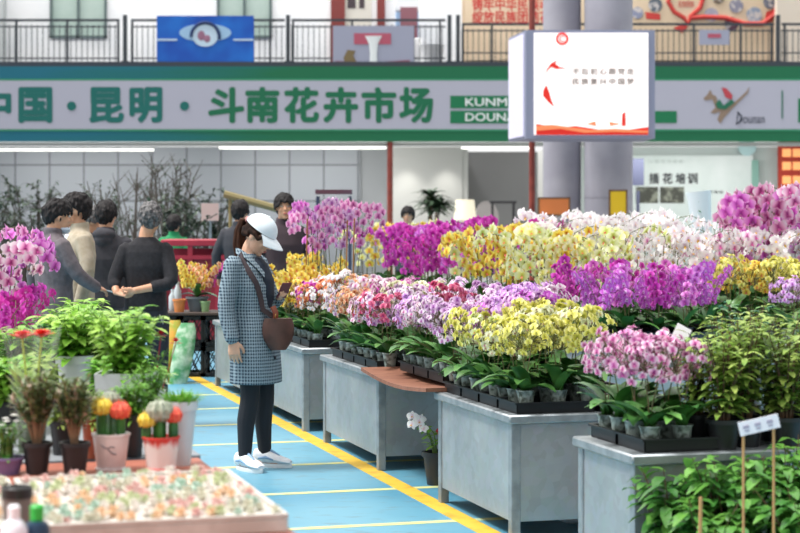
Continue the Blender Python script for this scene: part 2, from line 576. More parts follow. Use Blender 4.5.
for ch, cx, w, mm in (('中', -3, 32, t_txt), ('国', 37, 34, t_txt), ('昆', 108, 35, t_txt), ('明', 147, 33, t_txt), ('斗', 227, 36, g_txt),
                      ('南', 263, 34, g_txt), ('花', 302, 35, g_txt), ('卉', 341, 35, g_txt), ('市', 379, 35, g_txt), ('场', 416, 34, g_txt)):
    gl(ch, cx, w, m_=mm)
for cx in (73, 185.5):
    m = MB(); m.lathe([(0.0, 0), (0.12, 0), (0.12, 0.006), (0, 0.006)], 20, M=Matrix.Translation((bx(cx), -0.045, bz(106.5))) @ Matrix.Rotation(PI / 2, 4, 'X'))
    m.build('dot', t_txt, ban)
grn = mat('banner green block', '#06744a', 0.6)
wht = mat('white print', '#e8eef0', 0.6)
for yy, tx in ((102.5, 'KUNMING'), (117.5, 'DOUNAN')):
    m = MB(); m.box(((bx(450) + bx(580)) / 2, -0.045, bz(yy)), (bx(580) - bx(450), 0.01, 12.5 * YB / FPX)); m.build('green_block', grn, ban, smooth=False)
    text_mesh('lettering', tx, 8.2 * YB / FPX, wht, ban, (bx(499 if tx == 'KUNMING' else 495), -0.056, bz(yy)), bold=0.012, width=(68 if tx == 'KUNMING' else 60) * YB / FPX)
m = MB(); m.box(((bx(640) + bx(675.5)) / 2, -0.045, bz(117.5)), (bx(675.5) - bx(640), 0.01, 12 * YB / FPX)); m.build('green_block', grn, ban, smooth=False)
# the runner emblem and its word
def flat(poly, name, m_, parent, y, yd=0.012):
    q = MB(); q.prism(poly, y - yd / 2, y + yd / 2); return q.build(name, m_, parent, smooth=False)
tan = mat('emblem tan', '#8d7a6a', 0.6); emg = mat('emblem green', '#1d6a50', 0.6); emr = mat('emblem red', '#b8404c', 0.6); dk = mat('dark print', '#343a48', 0.6)
def pb2(l):
    return [(bx(x), bz(y)) for x, y in l]
flat(pb2([(702, 99), (706, 95), (709, 90), (711, 95), (715, 97), (717, 106), (726, 108), (735, 101), (745, 92), (748, 87), (746, 94), (737, 103), (731, 109), (722, 119), (719, 124), (716, 120), (719, 112), (713, 114), (709, 113), (714, 108), (711, 100), (704, 101)]), 'emblem_figure', tan, ban, -0.046)
flat(pb2([(714, 104), (718, 100), (722, 106), (730, 100), (733, 103), (724, 110), (716, 109)]), 'emblem_green', emg, ban, -0.060)
flat(pb2([(720, 88), (725, 89), (731, 96), (730, 100), (724, 98)]), 'emblem_red', emr, ban, -0.060)
text_mesh('lettering', 'Dounan', 9.5 * YB / FPX, dk, ban, (bx(749), -0.046, bz(119)), width=28 * YB / FPX, shear=0.1)
m = MB(); m.tube([(bx(736), -0.05, bz(112)), (bx(740), -0.05, bz(117)), (bx(738), -0.05, bz(123)), (bx(734), -0.05, bz(124))], 0.018, 6); m.build('emblem_swash', dk, ban)
m = MB(); m.box((bx(780.5), -0.045, bz(105)), (0.035, 0.012, 28 * YB / FPX)); m.build('divider_bar', emg, ban, smooth=False)
m = MB(); m.box((bx(806), -0.045, bz(111)), (0.5, 0.012, 24 * YB / FPX)); m.build('green_block', grn, ban, smooth=False)

# boards hung on the railing
blue = bpy.data.materials.new('blue board print'); blue.use_nodes = True
nt = blue.node_tree; pb = nt.nodes['Principled BSDF']; pb.inputs['Roughness'].default_value = 0.45
tc = nt.nodes.new('ShaderNodeTexCoord'); nz = nt.nodes.new('ShaderNodeTexNoise'); nz.inputs['Scale'].default_value = 1.2; nt.links.new(tc.outputs['Object'], nz.inputs['Vector'])
rp = nt.nodes.new('ShaderNodeValToRGB'); rp.color_ramp.elements[0].color = lin('#0a4fb4'); rp.color_ramp.elements[1].color = lin('#1670cf'); rp.color_ramp.elements[0].position = .35; rp.color_ramp.elements[1].position = .65
nt.links.new(nz.outputs[0], rp.inputs[0]); nt.links.new(rp.outputs[0], pb.inputs['Base Color'])
Yb2 = YB - 0.03
t = thing('blue_board', 'blue board with a pale oval and dark arch hanging on the balcony railing', 'board', (bx(205.5), Yb2, bz(66)))
m = MB(); m.box((0, 0, 25 * YB / FPX), (97 * YB / FPX, 0.05, 50 * YB / FPX)); m.build('panel', blue, t, smooth=False)
k = YB / FPX
m = MB(); m.lathe([(0, 0), (1, 0), (1, 0.01), (0, 0.01)], 28, M=Matrix.Translation((0.0, -0.028, 33 * k)) @ Matrix.Rotation(PI / 2, 4, 'X') @ Matrix.Diagonal((26 * k, 9 * k, 1, 1))); m.build('pale_oval', mat('pale blue print', '#9fc4e4', 0.5), t)
m = MB(); m.lathe([(0, 0), (1, 0), (1, 0.01), (0, 0.01)], 24, M=Matrix.Translation((0.0, -0.04, 30 * k)) @ Matrix.Rotation(PI / 2, 4, 'X') @ Matrix.Diagonal((13 * k, 11 * k, 1, 1))); m.build('emblem_disc', mat('ice blue print', '#c7def0', 0.5), t)
m = MB(); m.tube([(14 * k * math.cos(a), -0.045, (29 + 14 * math.sin(a)) * k) for a in [PI * i / 14 - 0.2 + 0.4 * i / 14 * 0 for i in range(16)]], 0.045, 6); m.build('arch', mat('navy print', '#17305f', 0.5), t)
m = MB(); m.ball((-0.1, -0.05, 30 * k), (0.1, 0.01, 0.13), 8, 6); m.ball((0.05, -0.05, 27 * k), (0.09, 0.01, 0.1), 8, 6); m.build('picture_patch', mat('dusky print', '#9d6f88', 0.5), t)
for sx in (-1, 1):
    m = MB(); m.box((sx * 38 * k, -0.03, 26 * k), (20 * k, 0.012, 0.05)); m.build('stripe', mat('pale stripe', '#bcd3e6', 0.5), t, smooth=False)
t = thing('grey_board', 'grey board with a red title and white statue picture on the balcony railing', 'board', (bx(373.5), Yb2, bz(67)))
m = MB(); m.box((0, 0, 20.5 * k), (81 * k, 0.05, 41 * k)); m.build('panel', mat('grey lilac print', '#9fa3b8', 0.5), t, smooth=False)
m = MB(); m.box((-1 * k, -0.03, 28 * k), (37 * k, 0.012, 11 * k)); m.build('title_bar', mat('rose red print', '#b4566b', 0.5), t, smooth=False)
m = MB(); m.lathe([(0, 0), (0.1, 0), (0.09, 0.3), (0.12, 0.55), (0.22, 0.75), (0.05, 0.72)], 12, M=Matrix.Translation((0, -0.04, 2 * k)) @ Matrix.Diagonal((1, 0.1, 1, 1))); m.build('statue_picture', wht, t)
flat([(-30 * k, 9 * k), (-26 * k, 17 * k), (-18 * k, 16 * k), (-20 * k, 11 * k), (-17 * k, 5 * k), (-29 * k, 5 * k)], 'gold_picture', mat('olive gold print', '#7b6a48', 0.5), t, -0.032)
flat([(-38 * k, 3 * k), (-38 * k, 6 * k), (-10 * k, 5 * k), (10 * k, 5 * k), (36 * k, 7 * k), (37 * k, 3 * k)], 'skyline_picture', mat('dusky rose print', '#8d5a6c', 0.5), t, -0.028)
t = thing('small_board', 'small grey notice board hanging on the right balcony railing', 'board', (bx(714), Yb2, bz(45)))
m = MB(); m.box((0, 0, 7.5 * k), (30 * k, 0.04, 15 * k)); m.build('panel', mat('grey lilac print', '#9fa3b8', 0.5), t, smooth=False)
m = MB(); m.box((0, -0.025, 9 * k), (13 * k, 0.01, 4 * k)); m.build('title_bar', mat('rose red print', '#b4566b', 0.5), t, smooth=False)

# upstairs poster wall
red_p = mat('red poster print', '#c8403a', 0.6); cream = mat('cream poster print', '#efe3d2', 0.6)
t = thing('wall_poster', 'beige wall poster with two rows of red Chinese characters', 'poster', (bx(512, Y=YW - .06), YW - 0.06, bz(62, YW)))
m = MB(); m.box((0, 0, 1.35), (2.6, 0.04, 2.6)); m.build('sheet', beige_w, t, smooth=False)
text_mesh('lettering', '铸牢中华民族魂', 0.36, red_p, t, (-0.02, -0.03, (62 - 4.5) * YW / FPX), bold=0.02, width=2.15)
text_mesh('lettering', '绽放民族团结花', 0.36, red_p, t, (-0.02, -0.03, (62 - 17.5) * YW / FPX), bold=0.02, width=2.15)
Yp = YW - 0.05
t = thing('wall_poster', 'beige wall poster with a red heart ribbon and round photographs', 'poster', (bx(712, Y=Yp), Yp, bz(62, Yp)))
m = MB(); m.box((0, 0, 1.5), (4.7, 0.04, 2.9)); m.build('sheet', beige_w, t, smooth=False)
kp = Yp / FPX
def pp(x, y): return ((x - 712) * kp, (62 - y) * kp)
def ribbon(pts, r, nm, m_):
    q = MB(); q.tube([Vector((pp(x, y)[0], -0.04, pp(x, y)[1])) for x, y in pts], r, 6); q.build(nm, m_, t)
ribbon([(670, -6), (668, 2), (674, 12), (684, 18), (688, 24), (690, 17), (700, 8), (703, -2), (700, -10)], 0.06, 'heart_ribbon', red_p)
ribbon([(690, 18), (705, 17), (725, 18), (745, 24), (762, 24), (774, 15), (778, 2)], 0.07, 'ribbon_tail', red_p)
flat([pp(645, 12), pp(660, 14), pp(660, 20), pp(646, 19)], 'red_patch', red_p, t, -0.03)
flat([pp(766, 12), pp(778, 8), pp(772, 22), pp(764, 24)], 'red_patch', red_p, t, -0.03)
flat([pp(673, 28), pp(684, 24), pp(688, 27), pp(682, 33)], 'red_patch', red_p, t, -0.03)
text_mesh('lettering', '民族团结', 0.18, red_p, t, (pp(686, 4)[0], -0.03, pp(686, 4)[1]), width=0.42)
for i, (x, y, rr, cc) in enumerate(((655, 5, 7, '#5b6470'), (637, 13, 6, '#8b90a8'), (711, 15, 7, '#a8a3b4'), (736, 6, 7, '#8c8a9c'), (754, 15, 8, '#8f9bb0'), (770, 2, 7, '#6f7486'), (731, 24, 7, '#5c3b4d'), (718, -2, 6, '#7a6a5a'))):
    m = MB(); m.lathe([(0, 0), (rr * kp, 0), (rr * kp, 0.014), (0, 0.014)], 16, M=Matrix.Translation((pp(x, y)[0], -0.035, pp(x, y)[1])) @ Matrix.Rotation(PI / 2, 4, 'X'))
    m.build('round_picture', mat('picture print ' + cc, cc, 0.6, col2='#c9c2c0', scale=7, lo=0.5, hi=0.6), t)
m = MB(); m.box((bx(795, Y=48), 48.1, 7.4), (1.0, 0.3, 4.6)); tag(m.build('banner_stand', mat('cream print', '#e9dccb', .6), smooth=False), 'pale upright board at the right end of the balcony', 'board')

# ---- ground-floor shops, set back under the balcony
YS = 49.2
tile = bpy.data.materials.new('grey wall panels'); tile.use_nodes = True
nt = tile.node_tree; pb = nt.nodes['Principled BSDF']; pb.inputs['Roughness'].default_value = 0.45
tc = nt.nodes.new('ShaderNodeTexCoord'); mp = nt.nodes.new('ShaderNodeMapping'); mp.inputs['Rotation'].default_value = (PI / 2, 0, 0)
nt.links.new(tc.outputs['Object'], mp.inputs[0])
br = nt.nodes.new('ShaderNodeTexBrick'); br.offset = 0.0
br.inputs['Color1'].default_value = lin('#959ba2'); br.inputs['Color2'].default_value = lin('#a0a6ad'); br.inputs['Mortar'].default_value = lin('#5e6368')
br.inputs['Scale'].default_value = 1.0; br.inputs['Mortar Size'].default_value = 0.022; br.inputs['Brick Width'].default_value = 0.95; br.inputs['Row Height'].default_value = 1.0
nt.links.new(mp.outputs[0], br.inputs['Vector']); nt.links.new(br.outputs['Color'], pb.inputs['Base Color'])
b = MB(); b.box((0, YS, 1.75), (21, 0.3, 3.5)); struct(b.build('wall_shop', tile, smooth=False)).location.x = bx(360, Y=YS) - 10.5
shop_w = mat('shop white wall', '#dfe0dc', 0.7)
b = MB(); b.box((bx(425, Y=YS), YS, 1.75), ((462 - 388) * YS / FPX, 0.3, 3.5)); struct(b.build('wall_shop_white', shop_w, smooth=False))
b = MB(); b.box((bx(500, Y=53), 53, 1.75), (5.0, 0.3, 3.5)); struct(b.build('wall_shop_back', mat('shop grey wall', '#8f9092', .8), smooth=False))
b = MB(); b.box((bx(462, Y=51) - 0.0, 51, 1.75), (0.2, 3.8, 3.5)); struct(b.build('wall_shop_left', shop_w, smooth=False))
b = MB(); b.box((bx(546, Y=51), 51, 1.75), (0.2, 3.8, 3.5)); struct(b.build('wall_shop_right', shop_w, smooth=False))
b = MB(); b.box((0, YS, 1.75), (13, 0.3, 3.5)); struct(b.build('wall_shop_mint', mat('pale mint wall', '#c6d2cf', 0.6), smooth=False)).location.x = bx(546, Y=YS) + 6.5
b = MB(); b.box((bx(374, Y=YS), YS + 0.1, 1.75), (28 * YS / FPX, 0.3, 3.5)); struct(b.build('wall_shop_pier', mat('grey pier', '#a3a7aa', .7), smooth=False))
# strip lamps below the banner
lamp_m = mat('strip lamp glow', '#f4f3ea', 0.5, emit=1.6)
for x0, x1, yy, nm in ((-10, 152, 149.5, 'left strip lamp under the green banner'), (218, 386, 147.5, 'middle strip lamp under the green banner'), (462, 530, 147.5, 'short strip lamp over the dark shop opening')):
    m = MB(); m.box(((bx(x0) + bx(x1)) / 2, YB + 0.3, bz(yy) + 0.0), (bx(x1) - bx(x0), 0.08, 0.05))
    tag(m.build('strip_light_ceiling', lamp_m, smooth=False), nm, 'lamp')
m = MB(); m.box((0, YB + 0.1, bz(144.2)), (38, 0.12, 0.1)); o = struct(m.build('trim_20', mat('white trim', '#d3d5d3', .6), smooth=False))
# red posts
rust = mat('rust red pole paint', '#8f3f33', 0.5, col2='#7b332b', scale=5)
m = MB(); m.tube([(bx(390), YB - 0.1, 0), (bx(390), YB - 0.1, bz(142))], 0.075, 12); m.lathe([(0.13, 0), (0.13, 0.03), (0.08, 0.03)], 12, (bx(390), YB - 0.1, 0))
tag(m.build('red_post', rust), 'rust red post below the banner in front of the white shop wall', 'post')
yr = 34.0
m = MB(); m.tube([(bx(532, Y=yr), yr, 0), (bx(532, Y=yr), yr, 8)], 0.058, 12); m.lathe([(0.12, 0), (0.12, 0.03), (0.06, 0.03)], 12, (bx(532, Y=yr), yr, 0))
tag(m.build('red_post', rust), 'tall rust red pole behind the glowing sign box', 'post')
# columns
col_m = mat('grey concrete column', '#a9a8b2', 0.7, col2='#9c9ba6', scale=1.5)
for i, (cx, wpx, yc) in enumerate(((562, 38, 35.2), (608.5, 48, 34.9))):
    m = MB(); r = wpx / 2 * yc / FPX
    m.lathe([(r * 1.0, 0), (r, 0.02), (r, 9.6)], 36, (bx(cx, Y=yc), yc, 0))
    m.lathe([(r * 1.012, 1.96), (r * 1.012, 1.985)], 36, (bx(cx, Y=yc), yc, 0), cap=False)
    struct(m.build('column_%d' % (i + 1), col_m))
# glowing sign box (an angled left side and a front face)
ys = 32.0
def sx_(x, Y=ys): return (x - 400) * Y / FPX
def sz_(y, Y=ys): return HC - (y - HY) * Y / FPX
sg = thing('light_box_sign', 'big glowing white sign box with red print mounted on the grey columns', 'sign', (0, 0, 0))
grey_fr = mat('sign grey casing', '#8b8fa6', 0.5)
zt, zb = sz_(30), sz_(138.5)
m = MB()
pl = [(sx_(526), ys), (sx_(655), ys), (sx_(655) + 0.0, ys + 1.5), (sx_(655, 33.5) - 0.25, ys + 1.5), (2.06, ys + 1.5)]
n = len(pl)
m.add([(x, y, zb) for x, y in pl] + [(x, y, zt) for x, y in pl], [list(range(n)), [n + i for i in range(n)]] + [[i, (i + 1) % n, n + (i + 1) % n, n + i] for i in range(n)])
m.build('casing', grey_fr, sg, smooth=False)
glow = mat('sign glow', '#fff6f2', 0.5, emit=0.42)
k2 = ys / FPX
def sface(x, y, yo=-0.02): return Vector((sx_(x), ys + yo, sz_(y)))
m = MB(); c = sface(591, 84); m.box((c.x, ys - 0.01, c.z), (114 * k2, 0.03, 102 * k2)); m.build('front_panel', glow, sg, smooth=False)
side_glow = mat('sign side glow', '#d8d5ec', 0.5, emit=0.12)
d = Vector((2.06 - sx_(526), 1.5, 0)); L = d.length; dn = d.normalized(); nn = Vector((-dn.y, dn.x, 0))
if nn.x > 0: nn = -nn
cc = Vector((sx_(526), ys, (zt + zb) / 2)) + d * 0.52 + nn * 0.012
M_ = Matrix.Translation(cc) @ Matrix(((dn.x, nn.x, 0, 0), (dn.y, nn.y, 0, 0), (0, 0, 1, 0), (0, 0, 0, 1)))
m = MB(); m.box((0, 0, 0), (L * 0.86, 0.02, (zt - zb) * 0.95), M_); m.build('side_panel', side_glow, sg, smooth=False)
sred = mat('sign red print', '#e02a1c', 0.6, emit=0.2)
sor = mat('sign orange print', '#f28a5a', 0.6, emit=0.2)
sgrey = mat('sign grey print', '#a0928c', 0.6)
def sflat(pts, nm, m_, yo=-0.035):
    q = MB(); q.prism([(sx_(x), sz_(y)) for x, y in pts], ys + yo - 0.006, ys + yo + 0.006); q.build(nm, m_, sg, smooth=False)
sflat([(536, 124), (545, 125.5), (560, 128), (575, 126), (600, 130), (620, 131), (648, 127), (648, 135), (536, 135)], 'red_wave', sred)
sflat([(536, 126), (552, 125), (568, 127), (590, 130), (615, 129), (648, 131), (648, 133), (612, 132), (585, 133), (560, 129), (536, 131)], 'orange_wave', sor, -0.048)
sflat([(544, 75), (547, 69), (551, 63.5), (557, 60.5), (555, 64), (559, 67), (566, 68.5), (556, 69), (551, 67), (547, 71)], 'red_figure', sred)
sflat([(546, 85), (549, 92), (551, 100), (554, 107), (548, 102), (543, 96), (543, 91)], 'red_leaf', sred)
sflat([(586, 124), (595, 121.5), (596, 126)], 'red_hill', sor); sflat([(609, 122), (620, 124), (610, 126)], 'red_hill', sor)
sflat([(621.5, 126), (622, 114), (625, 112), (625.5, 126)], 'red_tower', sred)
m = MB(); cc = sface(562, 39, -0.04); m.tube([cc + Vector((0.095 * math.cos(a), 0, 0.095 * math.sin(a))) for a in [2 * PI * i / 18 for i in range(19)]], 0.02, 6); m.build('ring_mark', sred, sg)
text_mesh('lettering', 'C', 0.11, sred, sg, sface(562, 39, -0.035))
text_mesh('lettering', '不忘初心跟党走', 6.5 * k2, sgrey, sg, sface(603, 71.5, -0.03), width=62 * k2, space=1.4, bold=0.03)
text_mesh('lettering', '民族复兴中国梦', 6.5 * k2, sgrey, sg, sface(603, 81.5, -0.03), width=62 * k2, space=1.4, bold=0.03)
for sx2 in (-1, 1):
    m = MB(); m.box((bx(590 + sx2 * 22, Y=34), 33.98, (zt + zb) / 2), (0.12, 0.96, 0.12)); m.build('wall_bracket', grey_fr, sg, smooth=False)

# training poster on the mint wall
yp = 48.8; kk = yp / FPX
t = thing('wall_poster', 'pale mint training poster with black Chinese characters behind the white orchids', 'poster', (bx(692, Y=yp), yp, 0))
m = MB(); m.box((0, 0.02, 1.75), (122 * kk, 0.06, 3.0)); m.build('sheet', mat('mint poster', '#cfdcd8', .55, col2='#dfe8e6', scale=0.8), t, smooth=False)
ink = mat('ink print', '#3b4043', .6)
for ch, x in (('插', 654), ('花', 667.5), ('培', 680.5), ('训', 692.5)):
    text_mesh('lettering', ch, 11 * kk, ink, t, ((x - 692) * kk, -0.02, bz(178.5, yp)), bold=0.04, width=10 * kk)
text_mesh('lettering', '斗南花卉技能', 3.5 * kk, mat('faint print', '#b3bfbb', .6), t, ((666 - 692) * kk, -0.02, bz(161.5, yp)), width=35 * kk, space=1.4)
text_mesh('lettering', '联系电话', 3 * kk, ink, t, ((713 - 692) * kk, -0.02, bz(192, yp)), width=20 * kk)
for x0, x1 in ((636, 658), (660, 684)):
    m = MB(); m.box((((x0 + x1) / 2 - 692) * kk, -0.02, bz(195, yp)), ((x1 - x0) * kk, 0.02, 16 * kk)); m.build('photo_print', mat('dark photo print', '#43463d', .6, col2='#8a8f80', scale=4, lo=.5, hi=.6), t, smooth=False)
m = MB(); m.box(((755 - 692) * kk, -0.02, bz(174, yp)), (7 * kk, 0.02, 28 * kk)); m.build('green_strip', mat('mint green print', '#86b3a6', .6), t, smooth=False)
m = MB(); m.lathe([(0, 0), (9 * kk, 0), (9 * kk, 0.01), (0, 0.01)], 20, M=Matrix.Translation(((747 - 692) * kk, -0.015, bz(147, yp))) @ Matrix.Rotation(PI / 2, 4, 'X')); m.build('blue_patch', mat('pale aqua print', '#b6d8da', .6), t)
m = MB(); m.box((bx(638, Y=47), 47, bz(172, 47)), (11 * kk, 0.12, 26 * kk)); m.box((bx(638, Y=47), 47.02, 0.75), (0.08, 0.08, 3.0)); m.box((bx(638, Y=47), 47.02, 0.02), (.5, .4, .04))
tag(m.build('notice_stand', mat('dark blue grey board', '#4d526b', .6), smooth=False), 'narrow dark board on a stand next to the right grey column', 'board')
t = thing('wall_lantern', 'red and orange lantern panel by the right edge below the banner', 'lantern', (bx(791, Y=yp), yp - 0.05, bz(195, yp)))
m = MB(); m.box((0, 0, 26 * kk), (27 * kk, 0.12, 54 * kk), b=0.02); m.build('frame', mat('lantern red', '#c4402f', .6), t, smooth=False)
for xx, yy in ((-5.2, 153), (5.2, 153), (-5.2, 166), (5.2, 166), (-5.2, 180), (5.2, 180)):
    m = MB(); m.box((xx * kk, -0.06, (195 - yy) * kk), (8.6 * kk, 0.03, 8 * kk)); m.build('pane', mat('lantern glow', '#ffb070', .5, emit=0.45), t, smooth=False)
# down-lights in the white shop
for x, y in ((407, 48.45), (447, 48.45), (505, 51.5)):
    l = bpy.data.lights.new('shop_spot', 'SPOT'); l.energy = 38; l.spot_size = math.radians(75); l.spot_blend = 0.9; l.shadow_soft_size = 0.08; l.color = (1, .97, .9)
    o = bpy.data.objects.new('shop_spot', l); COL.objects.link(o); o.location = (bx(x, Y=y), y, 3.4); o.rotation_euler = (math.radians(12), 0, 0)

for x0, x1, e in ((-40, 152, 85), (218, 386, 85), (600, 790, 80)):
    l = bpy.data.lights.new('strip_lamp', 'AREA'); l.shape = 'RECTANGLE'; l.size = (x1 - x0) * YB / FPX; l.size_y = 0.12; l.energy = e; l.color = (1, .98, .95)
    o = bpy.data.objects.new('strip_lamp', l); COL.objects.link(o); o.location = (bx((x0 + x1) / 2), YB + 0.3, bz(149.5) - 0.06); o.rotation_euler = (math.radians(30), 0, 0)

l = bpy.data.lights.new('added_wall_fill', 'AREA'); l.shape = 'RECTANGLE'; l.size = 20; l.size_y = 0.3; l.energy = 190; l.color = (1, .99, .97)  # added fill light out of view, brightens the upper wall; no lamp stands here
o = bpy.data.objects.new('added_wall_fill', l); COL.objects.link(o); o.location = (-3, YB + .2, 9.6); o.rotation_euler = (math.radians(28), 0, 0)
# ================================================================== tables and trays
galv = bpy.data.materials.new('galvanised sheet'); galv.use_nodes = True
nt = galv.node_tree; pb = nt.nodes['Principled BSDF']
tc = nt.nodes.new('ShaderNodeTexCoord')
nz = nt.nodes.new('ShaderNodeTexNoise'); nz.inputs['Scale'].default_value = 2.2; nz.inputs['Detail'].default_value = 6
vo = nt.nodes.new('ShaderNodeTexVoronoi'); vo.inputs['Scale'].default_value = 22
nt.links.new(tc.outputs['Object'], nz.inputs['Vector']); nt.links.new(tc.outputs['Object'], vo.inputs['Vector'])
rp = nt.nodes.new('ShaderNodeValToRGB'); rp.color_ramp.elements[0].position = .35; rp.color_ramp.elements[1].position = .7
rp.color_ramp.elements[0].color = lin('#a3abb0'); rp.color_ramp.elements[1].color = lin('#b9c0c4')
nt.links.new(nz.outputs[0], rp.inputs[0])
mxx = nt.nodes.new('ShaderNodeMixRGB'); mxx.blend_type = 'MULTIPLY'; mxx.inputs[0].default_value = 0.16
nt.links.new(rp.outputs[0], mxx.inputs[1]); nt.links.new(vo.outputs['Color'], mxx.inputs[2])
hs = nt.nodes.new('ShaderNodeHueSaturation'); hs.inputs['Saturation'].default_value = 0.35; nt.links.new(mxx.outputs[0], hs.inputs['Color'])
nt.links.new(hs.outputs[0], pb.inputs['Base Color'])
pb.inputs['Metallic'].default_value = 0.55
r2 = nt.nodes.new('ShaderNodeMapRange'); r2.inputs['To Min'].default_value = 0.28; r2.inputs['To Max'].default_value = 0.5
nt.links.new(nz.outputs[0], r2.inputs[0]); nt.links.new(r2.outputs[0], pb.inputs['Roughness'])
steel = mat('grey steel trim', '#a3a9ad', 0.45, metal=0.5, col2='#8b9296', scale=12)
plank = mat('red brown plywood', '#96654f', 0.65, col2='#805341', scale=9, stretch=(1, 6, 1))
H1 = 0.63

def metal_table(u0, u1, v0, v1, label, h=H1, group=None):
    """galvanised bench: sheet skirts on all sides, short legs, thick top with a rolled edge"""
    du, dv = u1 - u0, v1 - v0
    t = thing('metal_table', label, 'table', W((v0 + v1) / 2, (u0 + u1) / 2), AROT, group)
    m = MB(); m.box((0, 0, h - 0.0225), (dv, du, 0.045), b=0.008); m.build('table_top', steel, t)
    bx0, by0 = dv / 2 - 0.045, du / 2 - 0.05
    for sx, sy in ((-1, -1), (-1, 1), (1, -1), (1, 1)):
        m = MB()
        m.box((sx * bx0, sy * by0, (h - 0.045) / 2), (0.05, 0.05, h - 0.045), b=0.004)
        m.build('leg', steel, t, smooth=False)
    for sx in (-1, 1):
        m = MB(); m.box((sx * (bx0 + 0.012), 0, 0.335), (0.008, 2 * by0 - 0.05, 0.49)); m.build('side_panel', galv, t, smooth=False)
    for sy in (-1, 1):
        m = MB(); m.box((0, sy * (by0 + 0.012), 0.335), (2 * bx0 - 0.05, 0.008, 0.49)); m.build('end_panel', galv, t, smooth=False)
    return t

metal_table(6.84, 7.52, 3.0, 4.3, 'near galvanised table under the pink orchids and leafy bushes')
metal_table(8.36, 9.64, 3.0, 3.98, 'galvanised table with a dented blue grey side under the yellow green orchids')
metal_table(10.86, 12.40, 3.0, 4.0, 'galvanised table beyond the brown board, whose shaded end faces the gap')
metal_table(12.98, 14.90, 3.0, 4.0, 'galvanised table just behind the woman in the checked coat')
metal_table(15.0, 16.75, 3.0, 4.0, 'farthest galvanised table by the black crates, mostly hidden by the woman')
row_names = ['galvanised table under the magenta orchids in blue black trays', 'galvanised table under the cream yellow orchids', 'galvanised table under the deep magenta orchids at the far end']
for k in range(3):
    metal_table(12.35 + 2.45 * k, 14.75 + 2.45 * k, 5.08, 6.32, row_names[k])
for k in range(2):
    metal_table(12.3 + 2.45 * k, 14.7 + 2.45 * k, 6.45, 8.0, ['galvanised table under the small yellow and violet orchids at the right edge', 'galvanised table under the white orchids'][k])

# the brown board that bridges two tables, and the plain one behind it
bt = MB()
def bfn(a, c):
    u = 9.56 + a * 1.42
    sag = -0.035 * math.sin(PI * a)
    v = 2.93 + c * 0.42
    return W(v, u, H1 + 0.004 + sag + 0.0)
bt.grid(14, 2, bfn)
def bfn2(a, c):
    p = bfn(a, c); p.z += 0.022; return p
top = MB(); top.grid(14, 2, bfn2)
n0 = len(bt.v); bt.v += top.v; bt.f += [[i + n0 for i in f] for f in top.f]; bt.m += top.m; bt.uv += [None] * len(top.f); bt.uv = [None] * len(bt.f)
W_ = 3
for i in range(14):
    for j in (0, 2):
        a, c2 = i * W_ + j, (i + 1) * W_ + j
        bt.f.append([a, c2, c2 + n0, a + n0]); bt.m.append(0); bt.uv.append(None)
for i in (0, 14):
    for j in range(2):
        a, c2 = i * W_ + j, i * W_ + j + 1
        bt.f.append([a, c2, c2 + n0, a + n0]); bt.m.append(0); bt.uv.append(None)
tag(bt.build('plywood_board', plank, smooth=False), 'sagging red brown plywood board bridging two galvanised tables', 'board')
m = MB(); m.box((0, 0, 0), (0.58, 1.42, 0.03))
o = tag(m.build('plywood_board', mat('dark board', '#5a5350', .7), smooth=False), 'dark plank bridging the tables behind the sagging brown board', 'board'); o.location = W(3.69, 10.25, H1 + 0.016); o.rotation_euler[2] = AROT

black_pl = mat('black tray plastic', '#17191c', 0.45)
navy_pl = mat('blue black tray plastic', '#2a3546', 0.45)
def tray_mesh(lx, ly, nx, ny, h=0.055):
    m = MB(); t = 0.006
    m.box((0, 0, 0.004), (lx, ly, 0.008))
    for sx in (-1, 1):
        m.box((sx * (lx / 2 - t / 2), 0, h * 0.55), (t, ly, h * 0.9)); m.box((sx * (lx / 2 + 0.004), 0, h), (0.018, ly + 0.02, 0.008))
    for sy in (-1, 1):
        m.box((0, sy * (ly / 2 - t / 2), h * 0.55), (lx, t, h * 0.9)); m.box((0, sy * (ly / 2 + 0.004), h), (lx + 0.02, 0.018, 0.008))
    return m.mesh('plant_tray', black_pl, False)
TRAY = tray_mesh(0.42, 0.28, 3, 2)
TRAYN = tray_mesh(0.50, 0.42, 3, 2, 0.10); TRAYN.materials[0] = navy_pl
ORD = ['first', 'second', 'third', 'fourth', 'fifth', 'sixth', 'seventh', 'eighth', 'ninth', 'tenth', 'eleventh', 'twelfth', 'thirteenth', 'fourteenth', 'fifteenth', 'sixteenth',
       'seventeenth', 'eighteenth', 'nineteenth', 'twentieth', 'twenty-first', 'twenty-second', 'twenty-third', 'twenty-fourth', 'twenty-fifth', 'twenty-sixth', 'twenty-seventh', 'twenty-eighth', 'twenty-ninth', 'thirtieth',
       'thirty-first', 'thirty-second', 'thirty-third', 'thirty-fourth', 'thirty-fifth', 'thirty-sixth', 'thirty-seventh', 'thirty-eighth', 'thirty-ninth', 'fortieth']

